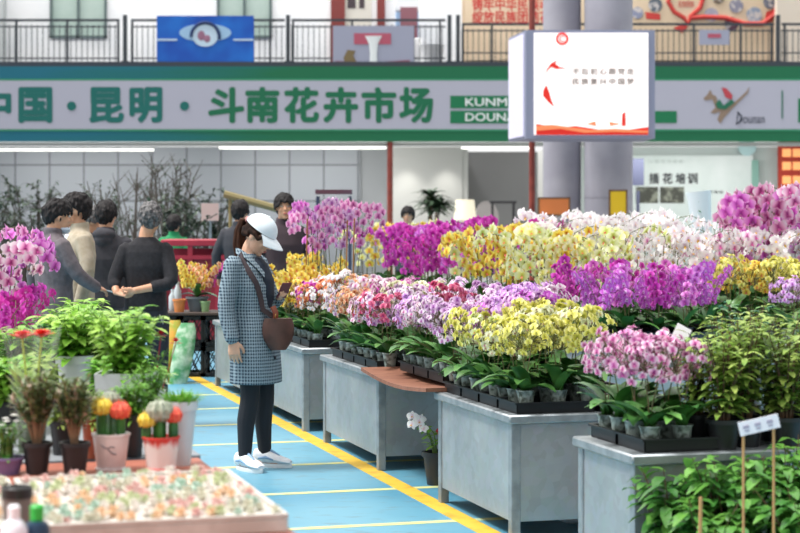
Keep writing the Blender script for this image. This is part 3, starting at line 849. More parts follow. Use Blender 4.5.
# ================================================================== orchids
def petal(mb, c, d, nrm, L, wd, cup, tip=0.5):
    """one petal: from centre c along d, normal nrm, width wd at its widest"""
    s = d.cross(nrm).normalized()
    def fn(a, b):
        w = wd * (math.sin(PI * min(1, (a * 0.86 + 0.10))) ** 0.65)
        q = (b - 0.5) * 2
        return c + d * (L * a) + s * (w * 0.5 * q) + nrm * (cup * L * (a * a * 0.55 - a * 0.25) - abs(q) ** 2 * cup * w * 0.35 * a)
    nv = 2
    v, uv, f = [], [], []
    nu = 3
    for i in range(nu + 1):
        for j in range(nv + 1):
            a, b = i / nu, j / nv
            v.append(fn(a, b)); uv.append((a, b))
    for i in range(nu):
        for j in range(nv):
            f.append([i * (nv + 1) + j, i * (nv + 1) + j + 1, (i + 1) * (nv + 1) + j + 1, (i + 1) * (nv + 1) + j])
    mb.add(v, f, uv)

def blossom(mb, c, face, size, rnd):
    f = (face.normalized() + Vector((rnd.gauss(0, .28), rnd.gauss(0, .28), rnd.gauss(0, .25)))).normalized()
    up = Vector((0, 0, 1))
    if abs(f.z) > 0.95: up = Vector((0, 1, 0))
    sd = up.cross(f).normalized(); up = f.cross(sd).normalized()
    roll = rnd.uniform(-0.3, 0.3)
    def dr(a):
        a += roll
        return sd * math.sin(a) + up * math.cos(a)
    r = size / 2
    mb.mi = 0
    for a in (0.0, 2.25, -2.25):
        petal(mb, c - f * r * 0.04, dr(a), f, r * 0.98, r * 0.62, -0.35)
    for a in (1.38, -1.38):
        petal(mb, c + f * r * 0.02, dr(a), f, r * 1.04, r * 1.15, -0.3)
    mb.mi = 1
    petal(mb, c + f * r * 0.1, (dr(PI) * 0.6 + f * 0.8).normalized(), (f * 0.6 - dr(PI) * 0.8).normalized(), r * 0.55, r * 0.36, 0.5)
    mb.mi = 0

def strap_leaf(mb, base, phi, L, wd, lift, droop, rnd):
    h = Vector((math.cos(phi), math.sin(phi), 0)); s = Vector((-h.y, h.x, 0))
    pts = []
    n = 6
    p = Vector(base); el = lift
    st = L / n
    for i in range(n + 1):
        pts.append((p.copy(), el))
        p += (h * math.cos(el) + Vector((0, 0, 1)) * math.sin(el)) * st
        el -= droop / n
    v, uv, f = [], [], []
    for i, (q, e) in enumerate(pts):
        a = i / n
        w = wd * (0.32 + 0.68 * math.sin(PI * min(1, a * 0.8 + 0.14))) if a < 0.99 else wd * 0.10
        nn = (-h * math.sin(e) + Vector((0, 0, 1)) * math.cos(e))
        for k, b in enumerate((-1, 0, 1)):
            v.append(q + s * (w / 2 * b) + nn * (w * 0.16 * abs(b))); uv.append((a, (b + 1) / 2))
    for i in range(n):
        for j in range(2):
            f.append([i * 3 + j, i * 3 + j + 1, (i + 1) * 3 + j + 1, (i + 1) * 3 + j])
    mb.add(v, f, uv)

leaf_m = mat('orchid leaf', '#3c6b34', 0.3, col2='#5f8f44', scale=7, vary=0.25)
leaf2_m = mat('orchid leaf light', '#6d9a35', 0.4, col2='#8fb84a', scale=6, vary=0.25)
stem_m = mat('orchid stem', '#5c6b3a', 0.5, col2='#6a4a3c', scale=20)
stake_m = mat('dark stake', '#4a3a30', 0.6)
clearpot = mat('cloudy plastic pot', '#9aa6a0', 0.3, col2='#4a524a', scale=38, alpha=1.0, lo=0.42, hi=0.6)
moss_m = mat('sphagnum moss', '#4d4a33', 0.95, col2='#6b6a48', scale=40)
blackpot = mat('black pot plastic', '#1c1d1f', 0.4)

def pot_mesh(r, h, m_, nm='pot'):
    m = MB()
    m.lathe([(r * 0.68, 0), (r * 0.95, h * 0.93), (r * 1.03, h * 0.93), (r * 1.03, h), (r * 0.93, h), (r * 0.9, h * 0.86)], 14)
    m.mi = 1
    m.lathe([(0.001, h * 0.9), (r * 0.9, h * 0.86)], 14, cap=False)
    return m.mesh(nm, [m_, moss_m])
POT_S = pot_mesh(0.045, 0.095, clearpot)
POT_B = pot_mesh(0.062, 0.12, clearpot)
POT_K = pot_mesh(0.062, 0.12, blackpot)

COLS = {
    'lilac': ('#f2daf2', '#e0aee0', '#a854b4'),
    'pale lilac': ('#faf2f8', '#f0d8ee', '#b86cba'),
    'pink': ('#f8d4ea', '#ec9cd2', '#c0489e'),
    'bright pink': ('#f2b0e6', '#e076d4', '#b83aa8'),
    'magenta': ('#e46ad0', '#d02cb4', '#a01888'),
    'deep magenta': ('#dc44b8', '#c81c9e', '#d868bc'),
    'purple': ('#e08ae2', '#c848c8', '#f0d0f0'),
    'violet': ('#e6c2f0', '#cf92e0', '#f4e6f8'),
    'cream': ('#fbf9d8', '#f6f3ac', '#e2dc5c'),
    'lime cream': ('#f4f8dc', '#eaf0b4', '#d0da66'),
    'yellow': ('#f9ea86', '#f4d850', '#d2922c'),
    'yellow green': ('#f6f2a6', '#ece56e', '#b9ba4a'),
    'white': ('#fdfbfb', '#fbf7f9', '#ecd6e2'),
    'blush white': ('#fcf2f4', '#f6dcea', '#d072b2'),
    'peach': ('#f8dcbc', '#f4bc8c', '#d46a44'),
    'orange': ('#f4b284', '#ea8a50', '#bf4832'),
    'cream green': ('#f4f4dc', '#e4eac2', '#bfae80'),
    'rose': ('#ee94ae', '#dc5886', '#ac2460'),
    'candy pink': ('#fbeef4', '#f0a8d2', '#b82e8e'),
}
LIPS = {'cream': '#b5622c', 'lime cream': '#a8602c', 'yellow': '#b5402a', 'yellow green': '#7b6a22', 'white': '#d9a83c', 'blush white': '#b02f78', 'peach': '#a02f2c', 'orange': '#8c1f2c', 'cream green': '#8a3a5a', 'candy pink': '#8f1668'}
def petal_mats(c):
    e, m_, k = COLS[c]
    return [petal_mat(c, e, m_, k), mat('lip ' + c, LIPS.get(c, '#7d1268'), 0.5)]

CACHE = {}
def orchid_meshes(kind, c, var):
    key = (kind, c, var)
    if key in CACHE:
        return CACHE[key]
    base = (kind, None, var)
    if base not in CACHE:
        rnd = random.Random(sum(ord(x) for x in kind) * 31 + var * 17)
        spikes = []
        fol = MB()
        if kind == 'small':                 # many-flowered dwarf orchid
            ph = 0.09
            for k in range(7):
                strap_leaf(fol, (0, 0, ph - 0.005), k * 2.4 + rnd.uniform(-.3, .3), rnd.uniform(.17, .26), rnd.uniform(.058, .078), rnd.uniform(.6, 1.42), rnd.uniform(.9, 1.7), rnd)
            for q in range(2):
                st, bl = MB(), MB()
                a0 = q * PI + rnd.uniform(-.5, .5)
                tip = Vector((0.035 * math.cos(a0), 0.035 * math.sin(a0), ph + rnd.uniform(.17, .23)))
                st.tube([(0, 0, ph - .01), (tip.x * .3, tip.y * .3, ph + .1), tip], .0028, 5)
                for k in range(21):
                    az = a0 + rnd.uniform(-1.75, 1.75); el = rnd.uniform(-0.5, 1.35)
                    d = Vector((math.cos(az) * math.cos(el), math.sin(az) * math.cos(el), math.sin(el)))
                    p = Vector((tip.x, tip.y, ph + .235)) + Vector((d.x * .105, d.y * .105, d.z * .125)) * rnd.uniform(.7, 1.05)
                    st.tube([tip * .8 + Vector((0, 0, ph + .24)) * .2, p - d * .008], .0014, 3, cap=False)
                    blossom(bl, p, d * 0.8 + Vector((math.cos(az), math.sin(az), 0)) * .6, rnd.uniform(.038, .052), rnd)
                spikes.append((st, bl))
        elif kind in ('big', 'tall'):                 # moth orchid on two arching spikes
            ph = 0.115
            for k in range(9):
                strap_leaf(fol, (0, 0, ph - 0.005), k * 2.4 + rnd.uniform(-.3, .3), rnd.uniform(.20, .31), rnd.uniform(.072, .095), rnd.uniform(.4, 1.4), rnd.uniform(.9, 1.8), rnd)
            for q in range(2):
                st, bl = MB(), MB()
                a0 = (q - 0.5) * 1.7 - PI / 2 + rnd.uniform(-.3, .3)
                h = Vector((math.cos(a0), math.sin(a0), 0)); s = Vector((-h.y, h.x, 0))
                hh = rnd.uniform(.50, .60) if kind == 'big' else rnd.uniform(.74, .86)
                pts = []
                for k in range(13):
                    a = k / 12
                    if a < .55:
                        p = Vector((0, 0, ph)) + h * (.02 + .05 * a) + Vector((0, 0, hh * a / .55))
                    else:
                        g = (a - .55) / .45
                        p = Vector((0, 0, ph)) + h * (.0475 + .26 * math.sin(g * 1.5)) + Vector((0, 0, hh + .09 * math.sin(g * PI * .9) - .10 * g * g))
                    pts.append(p)
                st.tube(pts, [.004 - .002 * k / 12 for k in range(13)], 5)
                st.tube([(h.x * .015, h.y * .015, ph), (h.x * .045, h.y * .045, ph + hh * .97)], .003, 5)
                nb = 12
                for k in range(nb):
                    a = (.30 if kind == 'big' else .40) + (.68 if kind == 'big' else .58) * k / (nb - 1)
                    i = min(11, int(a * 12)); fr = a * 12 - i
                    p = pts[i].lerp(pts[min(12, i + 1)], fr)
                    sgn = 1 if k % 2 else -1
                    d = (s * sgn * .75 + h * .75 + Vector((0, 0, rnd.uniform(-.25, .15)))).normalized()
                    bl_c = p + d * .038 + Vector((0, 0, -.012))
                    st.tube([p, bl_c - d * .008], .0017, 3, cap=False)
                    blossom(bl, bl_c, (d * .6 + h * .8 + Vector((0, -.2, -.1))), rnd.uniform(.080, .096), rnd)
                for k in range(2):
                    p = pts[12] + h * (.015 + .02 * k) + Vector((0, 0, -.01 * k)); st.ball(p, .007 - .002 * k, 6, 4)
                spikes.append((st, bl))
        elif kind == 'mid':                 # bushy moth orchid, flowers in a thick sheaf
            ph = 0.115
            for k in range(7):
                strap_leaf(fol, (0, 0, ph - 0.005), k * 2.4 + rnd.uniform(-.3, .3), rnd.uniform(.17, .26), rnd.uniform(.064, .088), rnd.uniform(.35, 1.3), rnd.uniform(.9, 1.8), rnd)
            for q in range(3):
                st, bl = MB(), MB()
                a0 = q * 2 * PI / 3 + rnd.uniform(-.4, .4)
                h = Vector((math.cos(a0), math.sin(a0), 0)); s = Vector((-h.y, h.x, 0))
                hh = rnd.uniform(.38, .48)
                pts = [Vector((0, 0, ph)) + h * (.01 + .16 * a ** 2.2) + Vector((0, 0, hh * (a - .12 * a ** 4))) for a in [k / 8 for k in range(9)]]
                st.tube(pts, [.0036 - .0016 * k / 8 for k in range(9)], 5)
                for k in range(10):
                    a = .36 + .62 * k / 9
                    i = min(7, int(a * 8)); p = pts[i].lerp(pts[i + 1], a * 8 - i)
                    d = (s * (1 if k % 2 else -1) * .7 + h * .7 + Vector((0, 0, rnd.uniform(-.1, .35)))).normalized()
                    c0 = p + d * .034
                    st.tube([p, c0 - d * .006], .0016, 3, cap=False)
                    blossom(bl, c0, d * .6 + h * .6 + Vector((0, 0, .1)), rnd.uniform(.062, .076), rnd)
                spikes.append((st, bl))
        CACHE[base] = (fol.mesh('foliage', leaf_m), [(a.mesh('flower_spike', stem_m), b_) for a, b_ in spikes])
    fol, sp = CACHE[base]
    CACHE[key] = (fol, [(a, b_.mesh('blossoms', petal_mats(c))) for a, b_ in sp])
    return CACHE[key]

SEEN_L = {}
def orchid(kind, c, loc, label, group=None, rz=None, pot=None, scale=1.0, leaves=True):
    var = R.randrange(3)
    fol, sp = orchid_meshes(kind, c, var)
    t = thing('potted_orchid', label, 'orchid', loc, R.uniform(0, 2 * PI) if rz is None else rz, group)
    t.scale = (scale * R.uniform(.97, 1.03), scale * R.uniform(.97, 1.03), scale)
    if kind == 'tall': t.scale = (scale * .8, scale * .8, scale)
    if kind != 'small': t.rotation_euler = (R.gauss(0, .05), R.gauss(0, .05), t.rotation_euler[2])
    link('pot', pot or (POT_S if kind == 'small' else POT_B), t)
    if leaves: link('foliage', fol, t)
    for a, b_ in sp:
        s = link('flower_spike', a, t)
        link('blossoms', b_, s)
    return t

def edge_label(desc, i, where):
    return desc % ORD[i] + where

# ---- front row on the metal tables: dwarf orchids in black trays
def trays(u0, u1, v0, nv, label, z=H1, g=None):
    """a run of trays: nv deep across the table"""
    n = int((u1 - u0) / 0.305)
    off = ((u1 - u0) - n * 0.305) / 2
    for i in range(n):
        for j in range(nv):
            lab = ('black orchid tray, %s from the near end, ' % ORD[i] + label) if j == 0 else 'black orchid tray behind the outer row ' + label
            tag(link('plant_tray', TRAY, None, W(v0 + 0.225 + 0.45 * j, u0 + off + 0.15 + 0.305 * i, z), AROT), lab, 'tray', g or ('trays ' + label))
trays(8.37, 9.63, 3.04, 2, 'on the dented blue grey table')
trays(10.90, 12.38, 3.04, 2, 'on the table beyond the brown board')
trays(9.68, 10.86, 3.10, 1, 'on the brown board', H1 + 0.027)
trays(13.0, 14.88, 3.06, 2, 'behind the woman')
trays(6.86, 7.5, 3.06, 1, 'on the near table under pink orchids')

def front_colour(u, v):
    k = R.random()
    if u < 9.15 and v < 3.55: return R.choice(['yellow green', 'yellow green', 'yellow green', 'cream green', 'lime cream'])
    if u < 9.7: return R.choice(['purple', 'violet', 'lilac', 'pale lilac', 'lilac']) if v > 3.3 else R.choice(['yellow green', 'pale lilac', 'lilac'])
    if u < 10.7: return R.choice(['lilac', 'pale lilac', 'pale lilac', 'lilac', 'blush white', 'violet'])
    if u < 11.6: return R.choice(['pale lilac', 'pale lilac', 'cream green', 'lilac', 'cream green', 'rose'] if v < 3.5 else ['pale lilac', 'lilac', 'blush white', 'rose'])
    if u < 12.4: return R.choice(['cream green', 'blush white', 'pale lilac', 'peach', 'pink', 'magenta'])
    if u < 13.6: return R.choice(['peach', 'orange', 'white', 'blush white', 'pink', 'magenta'])
    return R.choice(['white', 'peach', 'yellow', 'yellow', 'blush white'])
dz = 0.009
def front(u0, u1, vs, where, z, du=0.135, grp=None, fwd=True):
    n = int((u1 - u0) / du)
    for j, v in enumerate(vs):
        for i in range(n):
            u = u0 + du * (i + .5) + R.uniform(-.012, .012) * (j > 0)
            vv = v + R.uniform(-.01, .01) * (j > 0)
            c = front_colour(u, vv)
            if j == 0:
                lab, g = '%s dwarf orchid, %s along the aisle edge %s' % (c, ORD[i], where), 'aisle edge orchids ' + where
            else:
                lab, g = '%s dwarf orchid standing among others behind the aisle edge %s' % (c, where), '%s dwarf orchids %s' % (c, where)
            orchid('small', c, W(vv, u, z), lab, g, scale=R.uniform(.95, 1.15) * (1.0 if j == 0 else 1.12))
front(8.40, 9.62, (3.13, 3.30, 3.48), 'on the dented table', H1 + dz, .152)
front(10.92, 12.36, (3.13, 3.31, 3.49, 3.67), 'beyond the brown board', H1 + dz, .165)
front(9.72, 10.84, (3.18,), 'on the brown board', H1 + 0.036, .155)
front(9.70, 10.80, (3.48, 3.64, 3.80), 'on the dark plank', H1 + 0.032, .16)
front(13.0, 14.4, (3.15, 3.32, 3.50), 'behind the woman', H1 + dz, 0.17)
# near table with the pink ones
for j, v in enumerate((3.13, 3.28)):
    for i in range(4):
        u = 6.95 + .155 * i
        if j == 0:
            lab, g = 'candy pink dwarf orchid at the aisle edge of the near table, %s from its near corner' % ORD[i], 'candy pink orchids on the near table edge'
        else:
            lab, g = 'candy pink dwarf orchid behind the aisle edge of the near table', 'candy pink orchids on the near table'
        orchid('small', 'candy pink' if R.random() < .75 else 'pink', W(v, u, H1 + dz), lab.replace('candy pink', 'pink'), g, scale=R.uniform(1.02, 1.14))
# ---- second row: big moth orchids
def big_row(us, vs, cf, where, kind='big', z=H1, sc=(0.95, 1.12), rz=None, jit=0.03, pot=None):
    for v in vs:
        for u in us:
            c = cf(u, v)
            if c is None: continue
            orchid(kind, c, W(v + R.uniform(-jit, jit), u + R.uniform(-jit, jit), z), '%s moth orchid %s' % (c, where), '%s moth orchids %s' % (c, where),
                   rz=(AROT + R.uniform(-.9, .9)) if rz is None else rz + R.uniform(-.7, .7), scale=R.uniform(*sc), pot=pot)
def rng(a, b, n): return [a + (b - a) * i / (n - 1) for i in range(n)]
# trays of the near end of this row
for i, (v, u) in enumerate(((5.38, 12.6), (5.92, 12.6))):
    tag(link('plant_tray', TRAYN, None, W(v, u, H1), AROT), ['blue black deep tray at the front corner of the big orchid row', 'blue black deep tray second from the front corner of the big orchid row'][i], 'tray')
big_row([12.45, 12.66], rng(5.22, 6.12, 5), lambda u, v: R.choice(['purple', 'magenta', 'purple', 'bright pink']), 'in the blue black trays at the second row end', 'mid', sc=(1.0, 1.15), z=H1 + .012, jit=.01, pot=POT_K)
big_row([12.95, 13.2], rng(5.2, 6.2, 5), lambda u, v: R.choice(['purple', 'magenta', 'magenta', 'bright pink']), 'just behind the blue black trays', 'mid', sc=(1.1, 1.25))
big_row(rng(13.6, 15.8, 7), rng(5.2, 6.2, 4), lambda u, v: R.choice(['cream', 'lime cream', 'cream', 'lime cream', 'cream', 'yellow'] if v < 5.7 else ['lime cream', 'lime cream', 'cream'] if v < 6 else ['white']), 'in the middle of the second row', 'big', sc=(1.05, 1.3))
big_row(rng(16.2, 19.4, 8), rng(5.2, 6.1, 4), lambda u, v: R.choice(['deep magenta', 'magenta', 'magenta', 'bright pink', 'purple'] if u < 18.75 else ['yellow', 'yellow', 'cream']), 'at the far end of the second row', 'big', sc=(1.05, 1.28))
# third row at the right
big_row([12.42, 12.62], rng(6.85, 7.7, 5), lambda u, v: 'violet' if R.random() < .8 else 'lilac', 'on the third row table by the bushes', 'small', sc=(1.05, 1.2))
big_row([12.92, 13.18], rng(6.5, 7.7, 7), lambda u, v: 'yellow green' if R.random() < .45 else 'yellow', 'on the third row table by the violets', 'small', sc=(1.35, 1.55))
big_row(rng(13.6, 15.0, 4), rng(6.55, 7.7, 4), lambda u, v: R.choice(['white', 'white', 'white', 'blush white']), 'on the third row table', 'big', sc=(1.05, 1.25))
big_row(rng(15.4, 17.0, 5), rng(6.5, 7.2, 3), lambda u, v: 'white', 'at the back of the third row', 'big', sc=(1.25, 1.45))

# riser crate carrying the tall pink and white ones
crate_m = mat('black crate plastic', '#202326', 0.5)
def crate(name, label, loc, rz, lx=.60, ly=.40, h=.30, m_=None, group=None):
    t = thing(name, label, 'crate', loc, rz, group)
    m_ = m_ or crate_m
    m = MB(); m.box((0, 0, .008), (lx, ly, .016)); m.build('base', m_, t, smooth=False)
    for ax in (0, 1):
        for sg_ in (-1, 1):
            m = MB()
            ln = lx if ax == 0 else ly - .02
            def put(x, z, w, hh, rot=0):
                M_ = Matrix.Translation((x if ax == 0 else sg_ * (lx / 2 - .006), sg_ * (ly / 2 - .006) if ax == 0 else x, z)) @ (Matrix.Identity(4) if ax == 0 else Matrix.Rotation(PI / 2, 4, 'Z')) @ Matrix.Rotation(rot, 4, 'Y')
                m.box((0, 0, 0), (w, .012, hh), M_)
            put(0, h - .02, ln, .04); put(0, .025, ln, .03)
            for sx in (-1, 1): put(sx * (ln / 2 - .015), h / 2, .03, h)
            k = 0; x = -ln / 2 + .06
            while x < ln / 2 - .05:
                put(x, h / 2, .010, h * .95, .45); put(x, h / 2, .010, h * .95, -.45); x += .075
            m.build('side', m_, t, smooth=False)
    return t
big_row(rng(13.9, 14.7, 3), rng(7.3, 7.95, 4), lambda u, v: R.choice(['candy pink', 'bright pink', 'bright pink', 'pink']), 'tall at the right edge of the third row', 'big', sc=(1.5, 1.72))

# tall pink group behind the woman, with stakes
for i, (v, u, c) in enumerate(((3.48, 14.6, 'pink'), (3.62, 14.8, 'lilac'), (3.76, 14.62, 'pink'), (3.50, 14.98, 'bright pink'), (3.72, 15.08, 'pink'), (3.80, 14.9, 'lilac'), (3.58, 15.25, 'bright pink'), (3.80, 15.3, 'pink'))):
    orchid('tall', c, W(v + .03, u, H1 + dz), 'tall %s moth orchid on dark stakes right of the woman in the white cap' % c, 'tall pink orchids right of the woman', rz=AROT + R.uniform(-1, 1), scale=R.uniform(1.06, 1.18))
big_row(rng(15.8, 16.4, 2), [3.78, 3.93], lambda u, v: R.choice(['yellow', 'orange']), 'on the far metal table behind the tall pink ones', 'mid', sc=(1.1, 1.25))
big_row(rng(13.9, 14.35, 3), rng(3.14, 3.36, 2), lambda u, v: 'yellow', 'close beside the woman', 'mid', sc=(1.0, 1.15))
for i, (px, py, Y) in enumerate(((305, 245, 14.9), (345, 250, 14.9), (352, 248, 15.0))):
    p = P(px, py, Y); m = MB(); m.tube([(p.x, p.y, H1), (p.x + .02, p.y, p.z + .25)], .006, 6)
    tag(m.build('wooden_stake', mat('tan stake', '#a5713c', .7)), ['tan stake under the left of the tall pink orchids', 'thin tan stake under the right of the tall pink orchids', 'tan stake nearest the yellow orchids by the tall pink ones'][i], 'stake')
# ================================================================== leafy plants
def leaf(mb, p, d, L, wd, fold=0.25, droop=0.3, n=3):
    d = d.normalized()
    up = Vector((0, 0, 1))
    s = d.cross(up)
    s = s.normalized() if s.length > 1e-3 else Vector((1, 0, 0))
    nn = s.cross(d).normalized()
    v, f = [], []
    for i in range(n + 1):
        a = i / n
        w = wd * (math.sin(PI * (a * .92 + .04)) ** .8)
        c = p + d * (L * a) - up * (droop * L * a * a)
        for b in (-1, 0, 1):
            v.append(c + s * (w / 2 * b) + nn * (fold * w * .5 * abs(b)))
    for i in range(n):
        for j in range(2):
            f.append([i * 3 + j, i * 3 + j + 1, (i + 1) * 3 + j + 1, (i + 1) * 3 + j])
    mb.add(v, f)

green = {
    'bush': mat('glossy bush leaf', '#3f7834', 0.28, col2='#74a84a', scale=5, vary=.12, translucent=.2),
    'bright': mat('bright green leaf', '#7db53e', 0.35, col2='#c4e076', scale=5, vary=.12, translucent=.3),
    'olive': mat('yellow olive leaf', '#7a9c42', 0.45, col2='#bccb6c', scale=6, vary=.12, translucent=.2),
    'dark': mat('dark shrub leaf', '#2c4230', 0.5, col2='#43583e', scale=3, vary=.15),
    'grass': mat('fine grass leaf', '#6aa534', 0.5, col2='#93c64e', scale=6, vary=.1, translucent=.2),
    'jade': mat('small dusky leaf', '#67784a', 0.45, col2='#d8bcae', scale=34, lo=.54, hi=.68),
    'silver': mat('silvery green leaf', '#93b070', 0.5, col2='#d8e4c4', scale=9, translucent=.2),
}
twig_m = mat('brown twig', '#6b5138', 0.7, col2='#4e3b2b', scale=20)
gstem = mat('green stem', '#6f8c3e', 0.5, col2='#557034', scale=12)

def shrub(rnd, h, r, ns, nl, L, wd, base=0.0, lean=0.5, spread=1.0, start=0.3, droop=.3, leafup=.2):
    st, lv = MB(), MB()
    for k in range(ns):
        a = 2 * PI * k / ns + rnd.uniform(-.4, .4)
        rr = r * rnd.uniform(.25, 1) * spread
        hh = h * rnd.uniform(.72, 1.0)
        tip = Vector((rr * math.cos(a), rr * math.sin(a), base + hh))
        mid = Vector((tip.x * .35, tip.y * .35, base + hh * .5))
        b0 = Vector((.02 * math.cos(a), .02 * math.sin(a), base))
        pts = [b0, b0.lerp(mid, .5) , mid, mid.lerp(tip, .5) + Vector((rr * .05, 0, .01)), tip]
        st.tube(pts, [.006, .005, .0042, .0032, .0016], 5)
        for q in range(nl):
            t = start + (1 - start) * (q + rnd.random() * .6) / nl
            i = min(3, int(t * 4)); p = pts[i].lerp(pts[i + 1], t * 4 - i)
            az = q * 2.4 + a + rnd.uniform(-.5, .5)
            d = Vector((math.cos(az), math.sin(az), leafup + rnd.uniform(-.35, .5)))
            leaf(lv, p + d * .01, d, L * rnd.uniform(.7, 1.15) * (1 - .25 * t), wd * rnd.uniform(.8, 1.1) * (1 - .2 * t), droop=droop)
    return st, lv

def pot_obj(parent, r, h, m_, name='pot', soil=True, rim=0.08, n=20, taper=.72):
    m = MB()
    m.lathe([(r * taper, 0), (r * .96, h * .86), (r * (1 + rim), h * .86), (r * (1 + rim), h), (r * .92, h), (r * .90, h * .8)], n)
    o = m.build(name, m_, parent)
    if soil:
        q = MB(); q.lathe([(0.001, h * .86), (r * .9, h * .84)], n, cap=False); q.build('soil', mat('dark soil', '#4a3b2e', .95, col2='#6a5845', scale=60), o)
    return o

def potted(name, label, cat, loc, r, ph, pm, shr, lm, sm=None, group=None, scale=1.0):
    t = thing(name, label, cat, loc, R.uniform(0, 6.28), group)
    t.scale = (scale,) * 3
    pot_obj(t, r, ph, pm)
    st, lv = shr
    st.build('stems', sm or gstem, t); lv.build('foliage', lm, t)
    return t
bpot = mat('black nursery pot', '#222326', 0.45)
terra = mat('terracotta pot', '#a5563a', 0.7, col2='#8f4630', scale=12)
wpot = mat('white glazed pot', '#e9e4e2', 0.3, col2='#d9d0d0', scale=9)
gpot = mat('grey white bucket', '#d6dadc', 0.4, col2='#c6cbce', scale=6)

# ---- bushes at the right: on the near table and on the floor before it
rb = random.Random(21)
spots = [(3.46, 6.92, .50), (3.44, 7.14, .47), (3.60, 6.98, .56), (3.62, 7.22, .55), (3.76, 6.92, .50), (3.80, 7.12, .58), (3.78, 7.36, .62), (3.96, 6.98, .52), (3.98, 7.24, .60)]
nm = ['nearest the pink orchids', 'by the white tag behind the pink orchids', 'second from the pink orchids', 'tall and upright beside the pink orchids', 'above the white price label', 'in the middle of the near table', 'tallest on the near table', 'at the edge of the picture over the label', 'at the right edge of the near table']
for (v, u, h), n_ in zip(spots, nm):
    potted('potted_bush', 'yellow green leafy potted bush %s' % n_, 'plant', W(v, u, H1), .075, .13, bpot,
           shrub(rb, h - .1, .17, 11, 30, .085, .034, base=.11, start=.12), green['olive'] if rb.random() < .75 else green['bush'], twig_m, 'bushes on the near table')
spots = [(3.08, 6.62, .62), (3.22, 6.40, .68), (3.36, 6.66, .66), (3.50, 6.42, .70), (3.66, 6.66, .72), (3.80, 6.44, .66), (3.08, 6.28, .55), (3.42, 6.18, .60), (3.70, 6.20, .58)]
nm = ['at the aisle corner in front of the near table', 'with a bare tan stake before the near table', 'right under the near table top', 'in the middle below the price label', 'just behind the price label stake', 'at the right border under the label', 'lowest at the aisle side', 'lowest in the middle of the foreground', 'lowest at the right foreground corner']
for (v, u, h), n_ in zip(spots, nm):
    potted('potted_bush', 'dark green broad leaved bush %s' % n_, 'plant', W(v, u, 0), .12, .20, bpot,
           shrub(rb, h - .18, .20, 12, 24, .125, .062, base=.18, start=.15, droop=.5), green['bush'], twig_m, 'broad leaved bushes in the right foreground')
# price label on its stakes
lw = mat('white label card', '#eceaf0', .5)
pl0 = P(759, 425, 6.42)
t = thing('price_label', 'white plastic price label tilted on two wooden stakes among the bushes', 'label', (pl0.x, pl0.y, 0.0))
m = MB(); M_ = Matrix.Translation((0, 0, pl0.z)) @ Matrix.Rotation(math.radians(-13), 4, 'Y')
m.box((0, 0, 0), (.148, .006, .05), M_); m.build('card', lw, t, smooth=False)
for x in (-.048, -.005, .04):
    m = MB(); m.box((x, -.004, .004), (.022, .002, .012), M_); m.box((x, -.004, -.010), (.016, .002, .005), M_); m.build('print_mark', mat('grey print mark', '#a9a3b6', .6), t, smooth=False)
for x in (-.055, .055):
    m = MB(); m.tube([(x, .008, 0), (x, .008, pl0.z + .012)], .005, 6); m.build('stake', mat('pale wood stake', '#b98f5c', .7), t)
for i, (px, Y, zt_) in enumerate(((698, 6.5, .60), (716, 6.3, .5))):
    q = P(px, 500, Y); m = MB(); m.tube([(q.x, q.y, 0), (q.x + .01, q.y, zt_)], .007, 6)
    tag(m.build('wooden_stake', mat('pale wood stake', '#b98f5c', .7)), ['bare tan stake standing in the broad leaved bush', 'short tan stake right of the other in the bush'][i], 'stake')
q = W(3.40, 7.22, H1)
m = MB(); M_ = Matrix.Translation((0, 0, .47)) @ Matrix.Rotation(.5, 4, 'Y') @ Matrix.Rotation(-.3, 4, 'X')
m.box((0, 0, 0), (.07, .003, .09), M_)
t = thing('plant_tag', 'crumpled white tag standing above the pink orchids on the near table', 'label', q)
m.build('card', lw, t, smooth=False)
m = MB(); m.tube([(0, 0.004, 0), (0, 0.004, .45)], .003, 5); m.build('stick', lw, t)

# red flowering pot on the floor between two metal tables
q = W(3.22, 10.25, 0)
t = thing('potted_flower', 'small potted plant with white and red flowers on the floor under the brown board', 'plant', q); t.scale = (1.25,) * 3
pot_obj(t, .075, .16, bpot)
st, lv = shrub(random.Random(5), .16, .12, 6, 9, .06, .03, base=.14); st.build('stems', gstem, t); lv.build('foliage', green['bright'], t)
m = MB(); rr_ = random.Random(3)
for k in range(6): blossom(m, Vector((-.10 + rr_.uniform(-.05, .04), -.06 + rr_.uniform(-.04, .04), .31 + rr_.uniform(-.04, .03))), Vector((-.4, -1, .3)), .055, rr_)
m.build('white_blossoms', petal_mats('white'), t)['label'] = 'white blossoms'
m = MB()
for k in range(4): blossom(m, Vector((.03 + rr_.uniform(-.03, .03), -.06, .25 + rr_.uniform(-.05, .03))), Vector((0, -1, .3)), .05, rr_)
m.build('red_blossoms', [mat('red petal', '#c02028', .5), mat('lip rose', '#a01e3a', .5)], t)['label'] = 'red blossoms'
# red basin and white bag below the tables
q = W(3.75, 8.05, 0)
t = thing('plastic_basin', 'red plastic basin on the floor between the two nearest metal tables', 'basin', q)
m = MB(); m.lathe([(.13, 0), (.19, .09), (.205, .09), (.205, .1), (.18, .1), (.125, .012)], 28); m.build('bowl', mat('red basin plastic', '#b8322a', .4), t)
m = MB(); m.ball((0.02, 0, .075), (.12, .12, .045), 12, 6); m.build('contents', mat('orange peel', '#d08a2c', .6), t)
for i, (v, u) in enumerate(((3.35, 9.2), (3.5, 8.75))):
    m = MB(); m.ball((0, 0, .05), (.10, .08, .05), 12, 7); m.ball((0.03, 0, .085), (.04, .04, .03), 8, 5)
    o = tag(m.build('plastic_bag', mat('white plastic bag', '#d9dde2', .35), loc=W(v, u, 0.0)), ['white plastic bag under the dented table', 'second white bag nearer the dented table corner leg'][i], 'bag')

